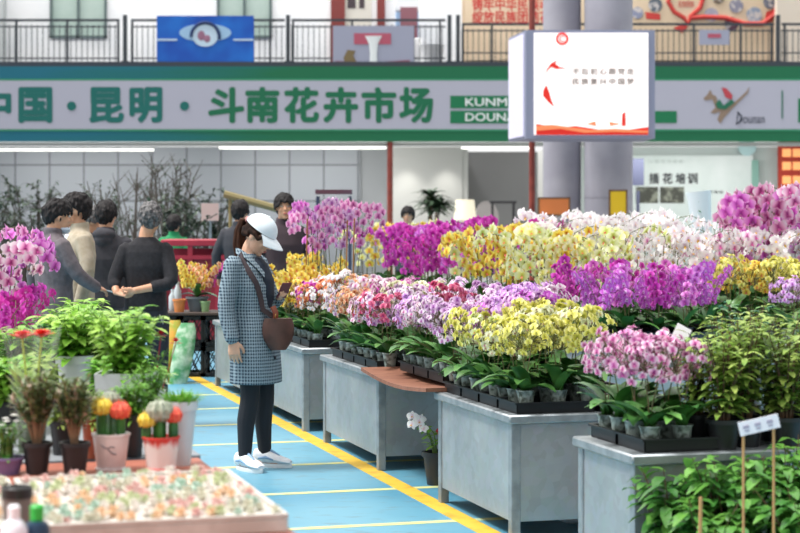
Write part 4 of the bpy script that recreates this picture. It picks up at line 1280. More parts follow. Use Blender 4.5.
# ================================================================== left display tables
def wood_table(u0, u1, v0, v1, h, top_m, label):
    t = thing('display_table', label, 'table', W((v0 + v1) / 2, (u0 + u1) / 2), AROT)
    du, dv = u1 - u0, v1 - v0
    m = MB(); m.box((0, 0, h - .015), (dv, du, .03), b=.004); m.build('table_top', top_m, t, smooth=False)
    m = MB(); m.box((0, 0, h - .06), (dv - .12, du - .12, .06)); m.build('apron', steel, t, smooth=False)
    for sx, sy in ((-1, -1), (-1, 1), (1, -1), (1, 1)):
        m = MB(); m.box((sx * (dv / 2 - .08), sy * (du / 2 - .08), (h - .09) / 2), (.05, .05, h - .09)); m.build('leg', steel, t, smooth=False)
redwood = mat('red brown table board', '#b06a56', 0.6, col2='#9c5846', scale=7, stretch=(1, 5, 1))
HT = 0.75
wood_table(3.3, 6.42, -2.3, 1.10, HT, redwood, 'red brown display table in the left foreground')
wood_table(6.5, 11.0, -2.3, 1.12, HT, mat('grey table board', '#8d9196', .6), 'grey display table behind the cacti carrying leafy plants')

def TL(px, py, z=HT):                         # foot of a thing on the left tables, from where it stands in the photograph
    Y = (HC - z) * FPX / (py - HY)
    return Vector(((px - 400) * Y / FPX, Y, z)), Y / FPX

# foam trays of tiny succulents
foam = mat('white foam', '#cdc8c0', .8, col2='#bdb5ac', scale=14)
rs = random.Random(11)
sucs = []
for i, (c1, c2) in enumerate((('#d9d3c2', '#cdd3c0'), ('#b4ccbc', '#d0dcd2'), ('#e6c4a0', '#eedcc4'), ('#e2dad2', '#f0ece6'), ('#c5cda4', '#dde0c4'), ('#dcb4ae', '#ecd6d0'))):
    mt_ = mat('succulent ' + c1, c1, .55, col2=c2, scale=60)
    m = MB()
    for ring, (nn_, rr2, zz, el) in enumerate(((7, .016, .006, .25), (5, .010, .012, .7), (3, .005, .016, 1.1))):
        for k in range(nn_):
            a = 2 * PI * k / nn_ + ring * .4
            d = Vector((math.cos(a) * math.cos(el), math.sin(a) * math.cos(el), math.sin(el)))
            leaf(m, Vector((math.cos(a) * .004, math.sin(a) * .004, zz)), d, .018 - ring * .003, .013, fold=.5, droop=-.2, n=2)
    m.ball((0, 0, .006), (.012, .012, .007), 6, 4)
    sucs.append(m.mesh('succulent', mt_))
tr_specs = [(0.735, 5.28, .69, .90, 'white foam tray of tiny succulents at the aisle corner of the red brown table'),
            (0.03, 5.28, .69, .90, 'white foam tray of tiny succulents behind the grey cup'),
            (-0.675, 5.28, .69, .90, 'white foam tray of tiny succulents at the left picture edge')]
for ti, (v, u, lx, ly, lab) in enumerate(tr_specs):
    t = thing('foam_tray', lab, 'tray', W(v, u, HT), AROT)
    m = MB(); m.box((0, 0, .022), (lx, ly, .044), b=.006)
    for sx in (-1, 1): m.box((sx * (lx / 2 - .008), 0, .048), (.016, ly, .012))
    for sy in (-1, 1): m.box((0, sy * (ly / 2 - .008), .048), (lx - .034, .016, .012))
    m.build('tray_body', foam, t, smooth=False)
    where = ['in the foam tray at the aisle corner', 'in the foam tray behind the grey cup', 'in the foam tray at the left picture edge'][ti]
    nx, ny = 15, 12
    if ti == 2: continue
    for jx in range(nx):
        if ti == 1 and jx < 7: continue
        for jy in range(ny):
            k = (int((jy + rs.random() * 1.2) / 2) + jx // 4 * 2 + ti) % 6
            if rs.random() < .25: k = rs.randrange(6)
            x = -lx / 2 + .045 + (lx - .09) * jx / (nx - 1); y = -ly / 2 + .05 + (ly - .1) * jy / (ny - 1)
            p = Matrix.Rotation(AROT, 3, 'Z') @ Vector((x, y, 0))
            o = link('succulent', sucs[k], None, W(v, u, HT + .044) + p + Vector((rs.uniform(-.018, .018), rs.uniform(-.018, .018), 0)), rs.uniform(0, 6))
            sc_ = rs.uniform(.8, 1.3); o.scale = (sc_, sc_, sc_ * 1.0)
            tag(o, 'tiny pale succulent seedling planted ' + where, 'succulent', 'seedlings ' + where)

# cup, bottles
t = thing('tumbler', 'grey tumbler with a black lid at the bottom left corner', 'cup', tuple(P(17, 500, 4.62).xy) + (HT,))
m = MB(); m.lathe([(.029, 0), (.039, .155), (.037, .155)], 24); m.build('body', mat('brushed grey tumbler', '#77736e', .5, metal=.1), t)
m = MB(); m.lathe([(.041, .150), (.041, .176), (.036, .180), (.034, .174), (.001, .172)], 24); m.build('lid', mat('black lid', '#1d1c1c', .4), t)
p = P(14, 520, 4.45)
t = thing('white_bottle', 'small white plastic bottle in front of the grey tumbler', 'bottle', (p.x, p.y, HT)); t.scale = (1.3,) * 3
m = MB(); m.lathe([(.024, 0), (.026, .01), (.026, .075), (.018, .09), (.011, .095)], 18); m.build('body', mat('white bottle plastic', '#e4e2ea', .4), t)
m = MB(); m.lathe([(.012, .095), (.012, .118), (.008, .122)], 14); m.build('cap', mat('white bottle cap', '#f0eef2', .4), t)
p = P(37, 520, 4.50)
t = thing('blue_bottle', 'small dark blue bottle with a bright green cap by the tumbler', 'bottle', (p.x, p.y, HT)); t.scale = (1.3,) * 3
m = MB(); m.lathe([(.023, 0), (.025, .01), (.025, .07), (.02, .082), (.010, .086)], 18); m.build('body', mat('dark blue bottle', '#1f3a55', .35), t)
m = MB(); m.lathe([(.0135, .086), (.0135, .112), (.010, .116)], 14); m.build('cap', mat('green cap', '#2fb544', .4), t)

# grafted cacti
stock_m = mat('cactus green', '#3f7a35', .5, col2='#2f5f2c', scale=20)
def cactus(parent, x, y, z0, h, r, rb_, col, lab, seed):
    m = MB(); rings = []
    for i in range(5):
        a = i / 4; rr = r * (1.0 if 0 < i < 4 else .9)
        rings.append([Vector((x + rr * (1 + .28 * math.cos(3 * k * PI / 6 + seed)) * math.cos(k * PI / 6), y + rr * (1 + .28 * math.cos(3 * k * PI / 6 + seed)) * math.sin(k * PI / 6), z0 + h * a)) for k in range(12)])
    m.rings(rings); o = m.build('cactus_stock', stock_m, parent)
    q = MB(); nu, nv = 40, 12; v, f = [], []
    for i in range(nv + 1):
        th = PI * i / nv
        for k in range(nu):
            a = 2 * PI * k / nu
            rr = rb_ * (1 + .10 * math.cos(10 * a) * math.sin(th) + .05 * math.cos(9 * th + 5 * (k % 4 == 0)))
            v.append((x + rr * math.sin(th) * math.cos(a), y + rr * math.sin(th) * math.sin(a), z0 + h + rb_ * .72 + rr * .86 * math.cos(th)))
    for i in range(nv):
        for k in range(nu):
            k2 = (k + 1) % nu
            f.append([i * nu + k, (i + 1) * nu + k, (i + 1) * nu + k2, i * nu + k2])
    q.add(v, f)
    rn = random.Random(seed)
    for k in range(70):                       # spines
        a, th = rn.uniform(0, 6.28), math.acos(rn.uniform(-.6, 1))
        d = Vector((math.sin(th) * math.cos(a), math.sin(th) * math.sin(a), math.cos(th)))
        c = Vector((x, y, z0 + h + rb_ * .72)) + d * rb_ * .98
        s = d.orthogonal().normalized() * .0016
        q.add([c + s, c - s * .5 + d.cross(s) * .8, c - s * .5 - d.cross(s) * .8, c + d * rb_ * .22], [(0, 1, 3), (1, 2, 3), (2, 0, 3)])
    b_ = q.build('cactus_ball', mat('cactus ball ' + col, col, .65, col2={'#e3c53a': '#f0dc6a', '#e2483a': '#f07a5a', '#8d9580': '#b5b8a6'}[col], scale=60), o)
    b_['label'] = lab
def cactus_pot(px, py, wid, hpx, glaze, label, spec, deco):
    base, s = TL(px, py)
    t = thing('potted_cactus', label, 'cactus', base)
    r = wid / 2 * s; h = hpx * s
    m = MB(); rings = []
    for rr, z in ((.70, .0), (.74, .02), (.97, .93), (1.03, .94), (1.03, 1.0), (.92, 1.0), (.88, .9)):
        rings.append([Vector((r * rr * (1 + .025 * math.cos(8 * k * PI / 12)) * math.cos(k * PI / 12), r * rr * (1 + .025 * math.cos(8 * k * PI / 12)) * math.sin(k * PI / 12), h * z)) for k in range(24)])
    m.rings(rings); po = m.build('pot', glaze, t)
    q = MB(); q.lathe([(.001, h * .93), (r * .9, h * .91)], 20, cap=False); q.build('soil', mat('dark soil', '#4a3b2e', .95), po)
    q = MB(); q.lathe([(r * .80, 0), (r * .86, .008), (r * .80, .010)], 24); q.build('saucer', glaze, t)
    deco(t, r, h)
    for i, (dx, dy, hh, rb_, col, lab) in enumerate(spec):
        cactus(t, dx * r, dy * r, h * .9, hh * s, .016 if rb_ < 12 else .02, rb_ * s, col, lab, i + 3)
def deco_line(t, r, h):
    m = MB(); m.tube([Vector((r * .90 * math.cos(a), r * .90 * math.sin(a), h * zz)) for a, zz in ((-2.05, .74), (-1.85, .66), (-1.62, .64), (-1.35, .50), (-1.1, .47))], .003, 5)
    m.tube([Vector((r * .92 * math.cos(a), r * .92 * math.sin(a), h * zz)) for a, zz in ((-1.62, .64), (-1.4, .68), (-1.2, .66))], .0025, 5); m.build('glaze_mark', mat('grey glaze mark', '#8a8287', .5), t)
def deco_none(t, r, h): pass
cactus_pot(111, 470, 37, 37, wpot, 'white grey streaked pot of yellow, grey and red grafted cacti', [(-.45, -.2, 23, 10, '#e3c53a', 'yellow cactus ball'), (-.1, .4, 30, 9, '#8d9580', 'grey cactus ball'), (.5, -.1, 19, 10, '#e2483a', 'red cactus ball')], deco_line)
red_rim = bpy.data.materials.new('white pot with red dripping rim'); red_rim.use_nodes = True
nt = red_rim.node_tree; pb = nt.nodes['Principled BSDF']; pb.inputs['Roughness'].default_value = .3
tc = nt.nodes.new('ShaderNodeTexCoord'); sp = nt.nodes.new('ShaderNodeSeparateXYZ'); nt.links.new(tc.outputs['Generated'], sp.inputs[0])
nz = nt.nodes.new('ShaderNodeTexNoise'); nz.inputs['Scale'].default_value = 7; mp = nt.nodes.new('ShaderNodeMapping'); mp.inputs['Scale'].default_value = (1, 1, .15)
nt.links.new(tc.outputs['Generated'], mp.inputs[0]); nt.links.new(mp.outputs[0], nz.inputs['Vector'])
ad = nt.nodes.new('ShaderNodeMath'); ad.operation = 'MULTIPLY_ADD'; ad.inputs[1].default_value = .55; nt.links.new(nz.outputs[0], ad.inputs[0]); nt.links.new(sp.outputs['Z'], ad.inputs[2])
rp = nt.nodes.new('ShaderNodeValToRGB'); rp.color_ramp.elements[0].position = .98; rp.color_ramp.elements[1].position = 1.12 if False else 1.0
rp.color_ramp.elements[0].color = lin('#ece6e2'); rp.color_ramp.elements[1].color = lin('#d2413a')
rp.color_ramp.elements[0].position = .80; rp.color_ramp.elements[1].position = .97
sc_ = nt.nodes.new('ShaderNodeMath'); sc_.operation = 'MULTIPLY'; sc_.inputs[1].default_value = .82; nt.links.new(ad.outputs[0], sc_.inputs[0])
nt.links.new(sc_.outputs[0], rp.inputs[0]); nt.links.new(rp.outputs[0], pb.inputs['Base Color'])
cactus_pot(161, 470, 37, 34, red_rim, 'white pot with a red dripping rim holding yellow, grey and red cacti', [(-.72, -.15, 13, 9, '#e3c53a', 'yellow cactus ball'), (-.05, -.1, 19, 13, '#8d9580', 'big grey fuzzy cactus ball'), (.62, .15, 17, 9, '#e2483a', 'red cactus ball')], deco_none)

# jade plants in black pots
def jade(px, py, label, seed):
    base, s = TL(px, py)
    t = thing('jade_plant', label, 'plant', base, 0.4 * seed)
    pot_obj(t, 14.5 * s, 32 * s, bpot)
    rn = random.Random(seed); st, lv = MB(), MB()
    for k in range(16):
        a = 2 * PI * k / 16 + rn.uniform(-.3, .3); rr = rn.uniform(6, 27) * s; hh = rn.uniform(62, 96) * s
        tip = Vector((rr * math.cos(a), rr * math.sin(a), 28 * s + hh * .72)); b0 = Vector((2 * s * math.cos(a), 2 * s * math.sin(a), 27 * s))
        mid = b0.lerp(tip, .5) + Vector((-.15 * tip.x, -.15 * tip.y, 0))
        st.tube([b0, mid, tip], [.005, .004, .002], 5)
        for q in range(52):
            f_ = .38 + .62 * rn.random(); p = b0.lerp(mid, f_ * 2) if f_ < .5 else mid.lerp(tip, f_ * 2 - 1)
            d = Vector((rn.uniform(-1, 1), rn.uniform(-1, 1), rn.uniform(.0, 1.0)))
            leaf(lv, p + d.normalized() * .022 * rn.random(), d, .028, .017, fold=.3, droop=0.1, n=2)
    st.build('stems', mat('jade stem', '#9a7a5c', .7, col2='#7d614a', scale=20), t); lv.build('foliage', green['jade'], t)
jade(37, 474, 'leggy small leaved plant in the left of two black pots', 1)
jade(75, 474, 'leggy small leaved plant in the black pot beside the white streaked pot', 2)
def TL2(px, Y): return Vector(((px - 400) * Y / FPX, Y, HT)), Y / FPX
for px, Y, r, h, m_, lab, col_, hh in ((92, 6.45, 10, 40, terra, 'terracotta pot with a low green plant behind the white streaked pot', 'olive', .12), (133, 6.5, 12, 42, bpot, 'dark pot with fine green leaves between the two cactus pots', 'grass', .14), (62, 6.55, 12, 34, bpot, 'black pot behind the two leggy plants', 'olive', .18), (150, 6.8, 12, 38, wpot, 'white pot of grassy leaves behind the red rimmed cactus pot', 'grass', .2)):
    b0, s = TL2(px, Y)
    potted('potted_plant', lab, 'plant', b0, r * s, h * s, m_, shrub(random.Random(px), hh, .09, 16, 26, .05, .014, base=h * s * .85, start=.05), green[col_])
# white bucket with grass and small red blooms
b0, s = TL2(180, 6.28)
t = thing('white_bucket', 'tall white bucket of fine green grass at the table edge by the aisle', 'bucket', b0)
pot_obj(t, 17 * s, 64 * s, gpot, 'bucket', rim=.06, taper=.62)
m = MB(); rn = random.Random(9)
for k in range(260):
    a = rn.uniform(0, 6.28); rr = rn.uniform(0, .052); d = Vector((math.cos(a) * rn.uniform(.1, .9), math.sin(a) * rn.uniform(.1, .9), 1))
    leaf(m, Vector((rr * math.cos(a), rr * math.sin(a), 56 * s)), d, rn.uniform(.07, .115), .006, fold=.1, droop=.35, n=3)
m.build('grass', green['grass'], t)
redp = mat('crimson bloom', '#c8243c', .5)
def rosette(mb, c, r, rn):
    for ring in range(3):
        for k in range(8 - ring * 2):
            a = 2 * PI * k / (8 - ring * 2) + ring * .3; el = .1 + ring * .5
            leaf(mb, c + Vector((0, 0, ring * r * .15)), Vector((math.cos(a) * math.cos(el), math.sin(a) * math.cos(el), math.sin(el))), r * (1 - ring * .2), r * .55, fold=.2, droop=.1, n=2)
b0, s = TL2(147, 7.15)
t = thing('red_carnation', 'pot of small red blooms behind the bucket of grass', 'plant', b0)
pot_obj(t, .07, .18, wpot)
st, lv = shrub(rn, .2, .1, 9, 10, .06, .012, base=.15); st.build('stems', gstem, t); lv.build('foliage', green['grass'], t)
for dx, dy, z in ((-.05, -.02, .34), (.06, -.03, .40), (.12, -.03, .37), (-.02, .02, .33)):
    m = MB(); rosette(m, Vector((dx, dy, z)), .03, rn); m.tube([(dx * .5, dy * .5, .17), (dx, dy, z)], .0022, 5); m.build('bloom', redp, t)
# planters with leafy plants
def planter(px, Y, wpx, toppx, label, m_, sh, lm, square=False):
    b0, s = TL2(px, Y); top_z = HC - (toppx - HY) * s; h = top_z - HT; r = wpx / 2 * s
    t = thing('planter', label, 'planter', b0)
    if square:
        m = MB(); m.add([(sx * r * k_, sy * r * k_ * .8, z) for k_, z in ((.85, 0), (1, h), (.94, h), (.9, h * .8)) for sx, sy in ((-1, -1), (1, -1), (1, 1), (-1, 1))],
                        [(3, 2, 1, 0)] + [(4 * i + k, 4 * i + (k + 1) % 4, 4 * i + 4 + (k + 1) % 4, 4 * i + 4 + k) for i in range(3) for k in range(4)] + [(12, 13, 14, 15)])
        m.build('pot', m_, t, smooth=False)
    else:
        pot_obj(t, r, h, m_)
    st, lv = sh(h); st.build('stems', gstem, t); lv.build('foliage', lm, t)
    return t
rp_ = random.Random(33)
planter(75, 7.9, 36, 355, 'round white planter of bright leaves in front of the grey jacketed man', gpot, lambda h: shrub(rp_, .26, .17, 15, 18, .12, .05, base=h * .8, start=.2), green['bright'])
planter(127, 7.05, 58, 372, 'wide white planter of light green leaves behind the cacti', gpot, lambda h: shrub(rp_, .30, .19, 22, 24, .09, .036, base=h * .85, start=.12), green['bright'], True)
for px, Y, hh, k_, lab in ((100, 8.0, .36, 'bright', 'bright leafy potted plant between the two white planters'), (122, 8.7, .40, 'bright', 'bright leafy potted plant in front of the man in black'), (140, 8.2, .30, 'silver', 'pale leafy potted plant left of the yellow fertilizer bag'), (142, 9.4, .44, 'bright', 'upright bright plant nearest the legs of the man in black'),
                           (90, 9.6, .42, 'bright', 'bright broad leaved plant in front of the beige jacket'), (52, 9.2, .36, 'bush', 'dark leafy plant below the grey jacket'), (20, 8.2, .36, 'bright', 'bright plant under the magenta orchids at the left edge'), (26, 7.6, .26, 'olive', 'olive leafy plant behind the red gerberas'), (118, 7.5, .26, 'grass', 'low grassy plant just behind the silvery planter'), (3, 7.2, .30, 'bright', 'leafy plant at the left edge behind the plastic wrap'), (168, 7.5, .20, 'silver', 'low pale plant at the table edge near the bucket')):
    b0, s = TL2(px, Y)
    if VU(b0)[0] > 1.02: b0 = W(1.0, VU(b0)[1], HT)
    potted('potted_plant', lab, 'plant', b0, .065, .13, bpot, shrub(rp_, hh - .1, .18, 14, 20, .12, .045, base=.11, start=.1), green[k_], group='leafy plants on the grey table')
# daisies in a purple pot
b0, s = TL(6, 474)
t = thing('potted_daisy', 'white daisies in a purple pot at the left edge of the red brown table', 'plant', b0)
pot_obj(t, .062, .06, mat('purple pot', '#7d6d9c', .5))
st, lv = shrub(rp_, .13, .07, 14, 9, .045, .016, base=.05, start=.1); st.build('stems', gstem, t); lv.build('foliage', green['bush'], t)
for k in range(9):
    a = rp_.uniform(0, 6.28); rr = rp_.uniform(.01, .07); m = MB(); c = Vector((rr * math.cos(a), rr * math.sin(a), rp_.uniform(.14, .2)))
    for q in range(9):
        aa = q * 2 * PI / 9; leaf(m, c, Vector((math.cos(aa), math.sin(aa) - .2, .35)), .016, .008, n=2)
    m.build('daisy', mat('white daisy petal', '#f4f2ea', .5), t)
# gerberas in a clear sleeve
b0, s = TL2(32, 6.62)
t = thing('gerbera_bunch', 'red gerberas standing in a clear plastic sleeve behind the black pots', 'bouquet', b0)
m = MB(); m.lathe([(.05, 0), (.055, .16), (.05, .16), (.045, .02)], 18); m.build('vase', mat('dark green vase', '#3c4a34', .4), t)
ger = mat('gerbera red', '#e0352c', .5)
for dx, dy, z, fx in ((-.030, -.03, .425, -.2), (.042, -.03, .43, .15)):
    m = MB(); m.tube([(dx * .2, dy * .2, .12), (dx * .7, dy * .7, .32), (dx, dy, z)], .0045, 6); st_ = m.build('flower_stem', mat('lime stem', '#b6cc52', .5), t)
    m = MB(); c = Vector((dx, dy, z))
    for ring in range(3):
        for q in range(16 - 3 * ring):
            aa = q * 2 * PI / (16 - 3 * ring); leaf(m, c + Vector((0, 0, .006 * ring)), Vector((math.cos(aa), math.sin(aa), .45 + .3 * ring)), (.060 - .014 * ring), .015, droop=.12, n=2)
    m.build('gerbera_head', ger, st_)
    m = MB(); m.ball((dx, dy, z + .016), (.013, .013, .008), 8, 5); m.build('flower_eye', mat('gerbera eye', '#6a3a22', .7), st_)
m = MB()
for k in range(26):
    a = rp_.uniform(0, 6.28); leaf(m, Vector((.02 * math.cos(a), .02 * math.sin(a), rp_.uniform(.14, .2))), Vector((math.cos(a) * .5, math.sin(a) * .5, 1)), rp_.uniform(.1, .2), .05, droop=.2)
m.build('foliage', green['olive'], t)
film = bpy.data.materials.new('clear film'); film.use_nodes = True
nt = film.node_tree; pb = nt.nodes['Principled BSDF']; pb.inputs['Base Color'].default_value = (.95, .97, .97, 1); pb.inputs['Roughness'].default_value = .15
pb.inputs['Alpha'].default_value = .07
m = MB(); rings = []
for rr, z in ((.05, .05), (.065, .2), (.085, .36), (.10, .45)):
    rings.append([Vector((rr * (1 + .12 * math.cos(7 * k * PI / 16) * (z > .1)) * math.cos(k * PI / 16), rr * (1 + .12 * math.cos(7 * k * PI / 16) * (z > .1)) * math.sin(k * PI / 16), z + .03 * math.cos(4 * k * PI / 16) * (z > .4))) for k in range(32)])
m.rings(rings, cap=False); m.build('plastic_sleeve', film, t)

# orchids hanging over the far left of the grey table
R = random.Random(12)
for i, (px, Y, c, sc_, rz_o) in enumerate(((-12, 9.9, 'blush white', 1.02, .3), (4, 9.8, 'candy pink', 1.0, .1), (8, 10.2, 'bright pink', 1.02, -.2), (-2, 10.5, 'bright pink', 1.06, .4), (-24, 10.3, 'pink', 1.08, .8), (28, 9.7, 'deep magenta', .90, .5), (14, 9.4, 'deep magenta', .94, 0), (-2, 9.3, 'magenta', .9, .7), (20, 10.1, 'magenta', .98, 1.2), (-20, 9.6, 'magenta', .95, .2), (-40, 10.0, 'bright pink', 1.1, .9))):
    b0, s = TL2(px, Y)
    orchid('big' if sc_ > .99 else 'mid', c, b0, '%s orchid %s at the left edge beside the grey jacketed man' % (c, 'high' if sc_ > .99 else 'low'), 'orchids at the left edge', rz=rz_o, scale=sc_)

# ================================================================== crates, bags and stall beyond the aisle end
CY = 17.75
for i, px in enumerate((167, 191.5, 214)):
    for lv_ in range(2):
        lx = .235
        crate('plastic_crate', 'black lattice crate, %s of the %s stack by the aisle end' % (('bottom', 'top')[lv_], ('left', 'middle', 'right')[i]), ((px - 400) * CY / FPX, CY + .25, .31 * lv_), 0, .232, .40, .30, group='black crates by the aisle end')
m = MB(); m.box(((190 - 400) * CY / FPX, CY + .25, .637), (.78, .5, .03), b=.005)
tag(m.build('crate_board', mat('dark brown board', '#4a3b33', .6), smooth=False), 'dark board laid over the black crates', 'board')
zt = .652
b0 = Vector(((195 - 400) * CY / FPX, CY + .2, zt))
t = thing('flower_arrangement', 'yellow orchid arrangement in a dark stone bowl on the crates', 'flowers', b0)
pot_obj(t, .11, .15, mat('dark grey bowl', '#5f656b', .6))
fol, sp = orchid_meshes('mid', 'yellow', 0); link('foliage', fol, t, (0, 0, .03))
for k in range(3):
    for a_, b_ in orchid_meshes('mid', ('yellow', 'yellow', 'peach')[k], k)[1]:
        s_ = link('flower_spike', a_, t, (.09 * (k - 1), 0, -.02), k * 2.0); link('blossoms', b_, s_)
a_, b_ = orchid_meshes('mid', 'deep magenta', 1)[1][0]; s_ = link('flower_spike', a_, t, (.12, .0, 0), .5); link('blossoms', b_, s_)
b0 = Vector(((178 - 400) * CY / FPX, CY + .1, zt)); t = thing('orange_pot', 'empty orange pot on the crates left of the stone bowl', 'pot', b0); pot_obj(t, .065, .13, mat('orange pot', '#e08a4c', .5), 'body')
b0 = Vector(((204 - 400) * CY / FPX, CY + .12, zt)); t = thing('green_pot', 'small pale green pot right of the stone bowl', 'pot', b0); pot_obj(t, .05, .11, mat('pale green pot', '#8fae7a', .5), 'body')
for i, (px, dx, h) in enumerate(((173, .12, .30), (168, .2, .22))):
    m = MB(); m.lathe([(.035, 0), (.04, .02), (.04, h * .65), (.02, h * .82), (.016, h * .9), (.018, h * .9), (.018, h)], 14)
    tag(m.build('plastic_bottle', mat('clear grey bottle', '#c4ccd0', .2), loc=((px - 400) * CY / FPX, CY + .36, zt)), ['pale plastic bottle standing at the left end of the crates', 'shorter pale bottle at the far left of the crate board'][i], 'bottle')
def sack(px, Y, w, h, lean, m1, m2, label):
    t = thing('fertilizer_bag', label, 'bag', ((px - 400) * Y / FPX, Y, 0))
    m = MB(); rings = []
    for i in range(9):
        a = i / 8; ww = w / 2 * (.85 + .2 * math.sin(PI * a)) * (1 if a < .9 else .75); dd = .07 * math.sin(PI * min(1, .12 + a * .9)) + .008
        rings.append([Vector((ww * math.cos(k * PI / 8) + lean * a, dd * math.sin(k * PI / 8) + .12 * a, h * a)) for k in range(16)])
    m.rings(rings); m.build('body', m1, t)
    m = MB(); m.box((lean * .5, -.025, h * .5), (w * .45, .05, h * .3), Matrix.Rotation(-.2, 4, 'X') @ Matrix.Identity(4)); m.build('label_patch', m2, t, smooth=False)
sack(163, 17.2, .17, .60, .10, mat('orange yellow sack', '#e2a03a', .4, col2='#8fae3c', scale=9), mat('green sack patch', '#5d8f3a', .5), 'orange yellow fertilizer bag leaning at the left of the crates')
sack(178, 17.1, .20, .58, .08, mat('green patterned sack', '#4f9a62', .4, col2='#c4d8c0', scale=11), mat('pink sack patch', '#d79a9a', .5), 'green patterned fertilizer bag leaning on the crates')

# red stall counter, awning frame and shrubs behind
redm = mat('red stall paint', '#b0283c', .5, col2='#9a2034', scale=4)
YR = 22.0
def rx(x, Y=YR): return (x - 400) * Y / FPX
t = thing('stall_counter', 'red panelled stall counter behind the man in black', 'counter', (rx(196), YR + .4, 0))
W2 = (232 - 160) * YR / FPX
m = MB(); m.box((0, 0, 1.28), (W2, .7, .08), b=.01); m.build('counter_top', redm, t, smooth=False)
for sx in (-1, -.2, .62, 1):
    m = MB(); m.box((sx * (W2 / 2 - .03), -.3, .62), (.06, .06, 1.24)); m.build('post', redm, t, smooth=False)
m = MB(); m.box((0, -.27, .62), (W2 - .06, .04, 1.0)); m.build('front_panel', mat('deep red panel', '#8f1a2c', .5), t, smooth=False)
m = MB(); m.box((0, -.31, 1.1), (W2, .05, .05)); m.build('cross_rail', redm, t, smooth=False)
m = MB(); m.box((0, .3, .6), (W2, .04, 1.2)); m.build('back_panel', redm, t, smooth=False)
oliv = mat('olive pole', '#8a7d52', .6)
t = thing('awning_frame', 'slanting olive pole frame behind the woman in the white cap', 'frame', (rx(262, 23), 23.0, 0))
def rz_(y, Y=23.0): return HC - (y - HY) * Y / FPX
m = MB(); m.tube([(rx(224, 23) - rx(262, 23), 0, rz_(194)), (rx(300, 23) - rx(262, 23), 0, rz_(215))], .05, 8); m.build('slant_pole', oliv, t)
for x, yy in ((230, 196), (296, 214)):
    m = MB(); m.tube([(rx(x, 23) - rx(262, 23), .05, 0), (rx(x, 23) - rx(262, 23), .05, rz_(yy))], .025, 8); m.build('post', oliv, t)
t = thing('display_rack', 'dark flat topped rack behind the tall pink orchids', 'rack', (rx(334, 24), 24, 0))
m = MB(); m.box((0, 0, rz_(192, 24)), (36 * 24 / FPX, .4, .06)); m.build('top_shelf', mat('dark blue shelf', '#3f465e', .5, col2='#6d3a42', scale=1.2), t, smooth=False)
for sx in (-1, 1):
    m = MB(); m.box((sx * 16 * 24 / FPX, 0, rz_(192, 24) / 2 - .03), (.04, .3, rz_(192, 24) - .06)); m.build('side_frame', mat('dark blue frame', '#3f465e', .5), t, smooth=False)
rk = random.Random(77)
def twig_shrub(px, Y, toppx, r, label, lm, nl, ns, L):
    x = (px - 400) * Y / FPX; top = HC - (toppx - HY) * Y / FPX
    t = thing('potted_shrub', label, 'shrub', (x, Y, 0))
    pot_obj(t, .2, .35, mat('brown tub', '#5d4a3e', .7))
    st, lv = MB(), MB()
    for k in range(ns):
        a = rk.uniform(0, 6.28); rr = r * rk.uniform(.3, 1); hh = (top - .3) * rk.uniform(.7, 1)
        tip = Vector((rr * math.cos(a), rr * math.sin(a), .3 + hh)); b0 = Vector((.04 * math.cos(a), .04 * math.sin(a), .3)); mid = b0.lerp(tip, .5) + Vector((rk.uniform(-.1, .1), rk.uniform(-.1, .1), 0))
        st.tube([b0, mid, tip], [.022, .015, .006], 5)
        for q in range(5):
            f_ = rk.uniform(.5, 1); p = mid.lerp(tip, f_ * 2 - 1); d = Vector((rk.uniform(-1, 1), rk.uniform(-1, 1), rk.uniform(.2, 1.2))) * .28
            st.tube([p, p + d * .6, p + d], [.009, .006, .003], 4)
            for z in range(nl):
                pp_ = p + d * rk.random(); leaf(lv, pp_, Vector((rk.uniform(-1, 1), rk.uniform(-1, 1), rk.uniform(-.3, .8))), L, L * .45, n=2)
    st.build('branches', mat('grey brown branch', '#57504a', .8), t)
    if nl: lv.build('foliage', lm, t)
twig_shrub(28, 28, 186, .75, 'leafy olive shrub in a tub at the far left behind the men', green['dark'], 14, 12, .10)
twig_shrub(-12, 26, 192, .7, 'dark leafy shrub in a tub at the left picture edge', green['dark'], 14, 12, .10)
twig_shrub(108, 27, 178, .5, 'thin leaved shrub in a tub above the hooded man', green['dark'], 8, 11, .09)
twig_shrub(138, 30.5, 166, .5, 'bare twiggy shrub in a tub left of the grey haired man', green['dark'], 2, 16, .08)
twig_shrub(168, 28.6, 162, .55, 'tallest bare twiggy shrub above the grey haired man', green['dark'], 3, 18, .08)
twig_shrub(203, 27, 186, .7, 'dense dark shrub right of the grey haired man', green['dark'], 16, 14, .10)
twig_shrub(176, 24.6, 204, .4, 'low dark shrub behind the red stall counter', green['dark'], 14, 12, .10)
# palm and furniture by the white shop wall
x = (434 - 400) * 40 / FPX
t = thing('potted_palm', 'dark green potted palm in front of the white shop wall', 'palm', (x, 40, 0))
pot_obj(t, .22, .45, mat('white tub', '#d8d8d4', .6))
st, lv = MB(), MB()
for k in range(7):
    a = rk.uniform(0, 6.28); tp = Vector((.12 * math.cos(a), .12 * math.sin(a), rk.uniform(1.6, 2.1))); st.tube([(0.03 * math.cos(a), .03 * math.sin(a), .4), tp], [.03, .02], 6)
    for q in range(26):
        b_ = rk.uniform(0, 6.28); leaf(lv, tp, Vector((math.cos(b_), math.sin(b_), rk.uniform(.1, 1.4))), rk.uniform(.4, .62), .09, droop=.45, n=4)
st.build('trunk', twig_m, t); lv.build('foliage', green['dark'], t)
t = thing('floor_lamp', 'cream lampshade standing right of the palm', 'lamp', ((465 - 400) * 42 / FPX, 42, 0))
m = MB(); m.lathe([(.15, 0), (.15, .03), (.02, .04), (.02, 1.55)], 14); m.build('base', wht, t)
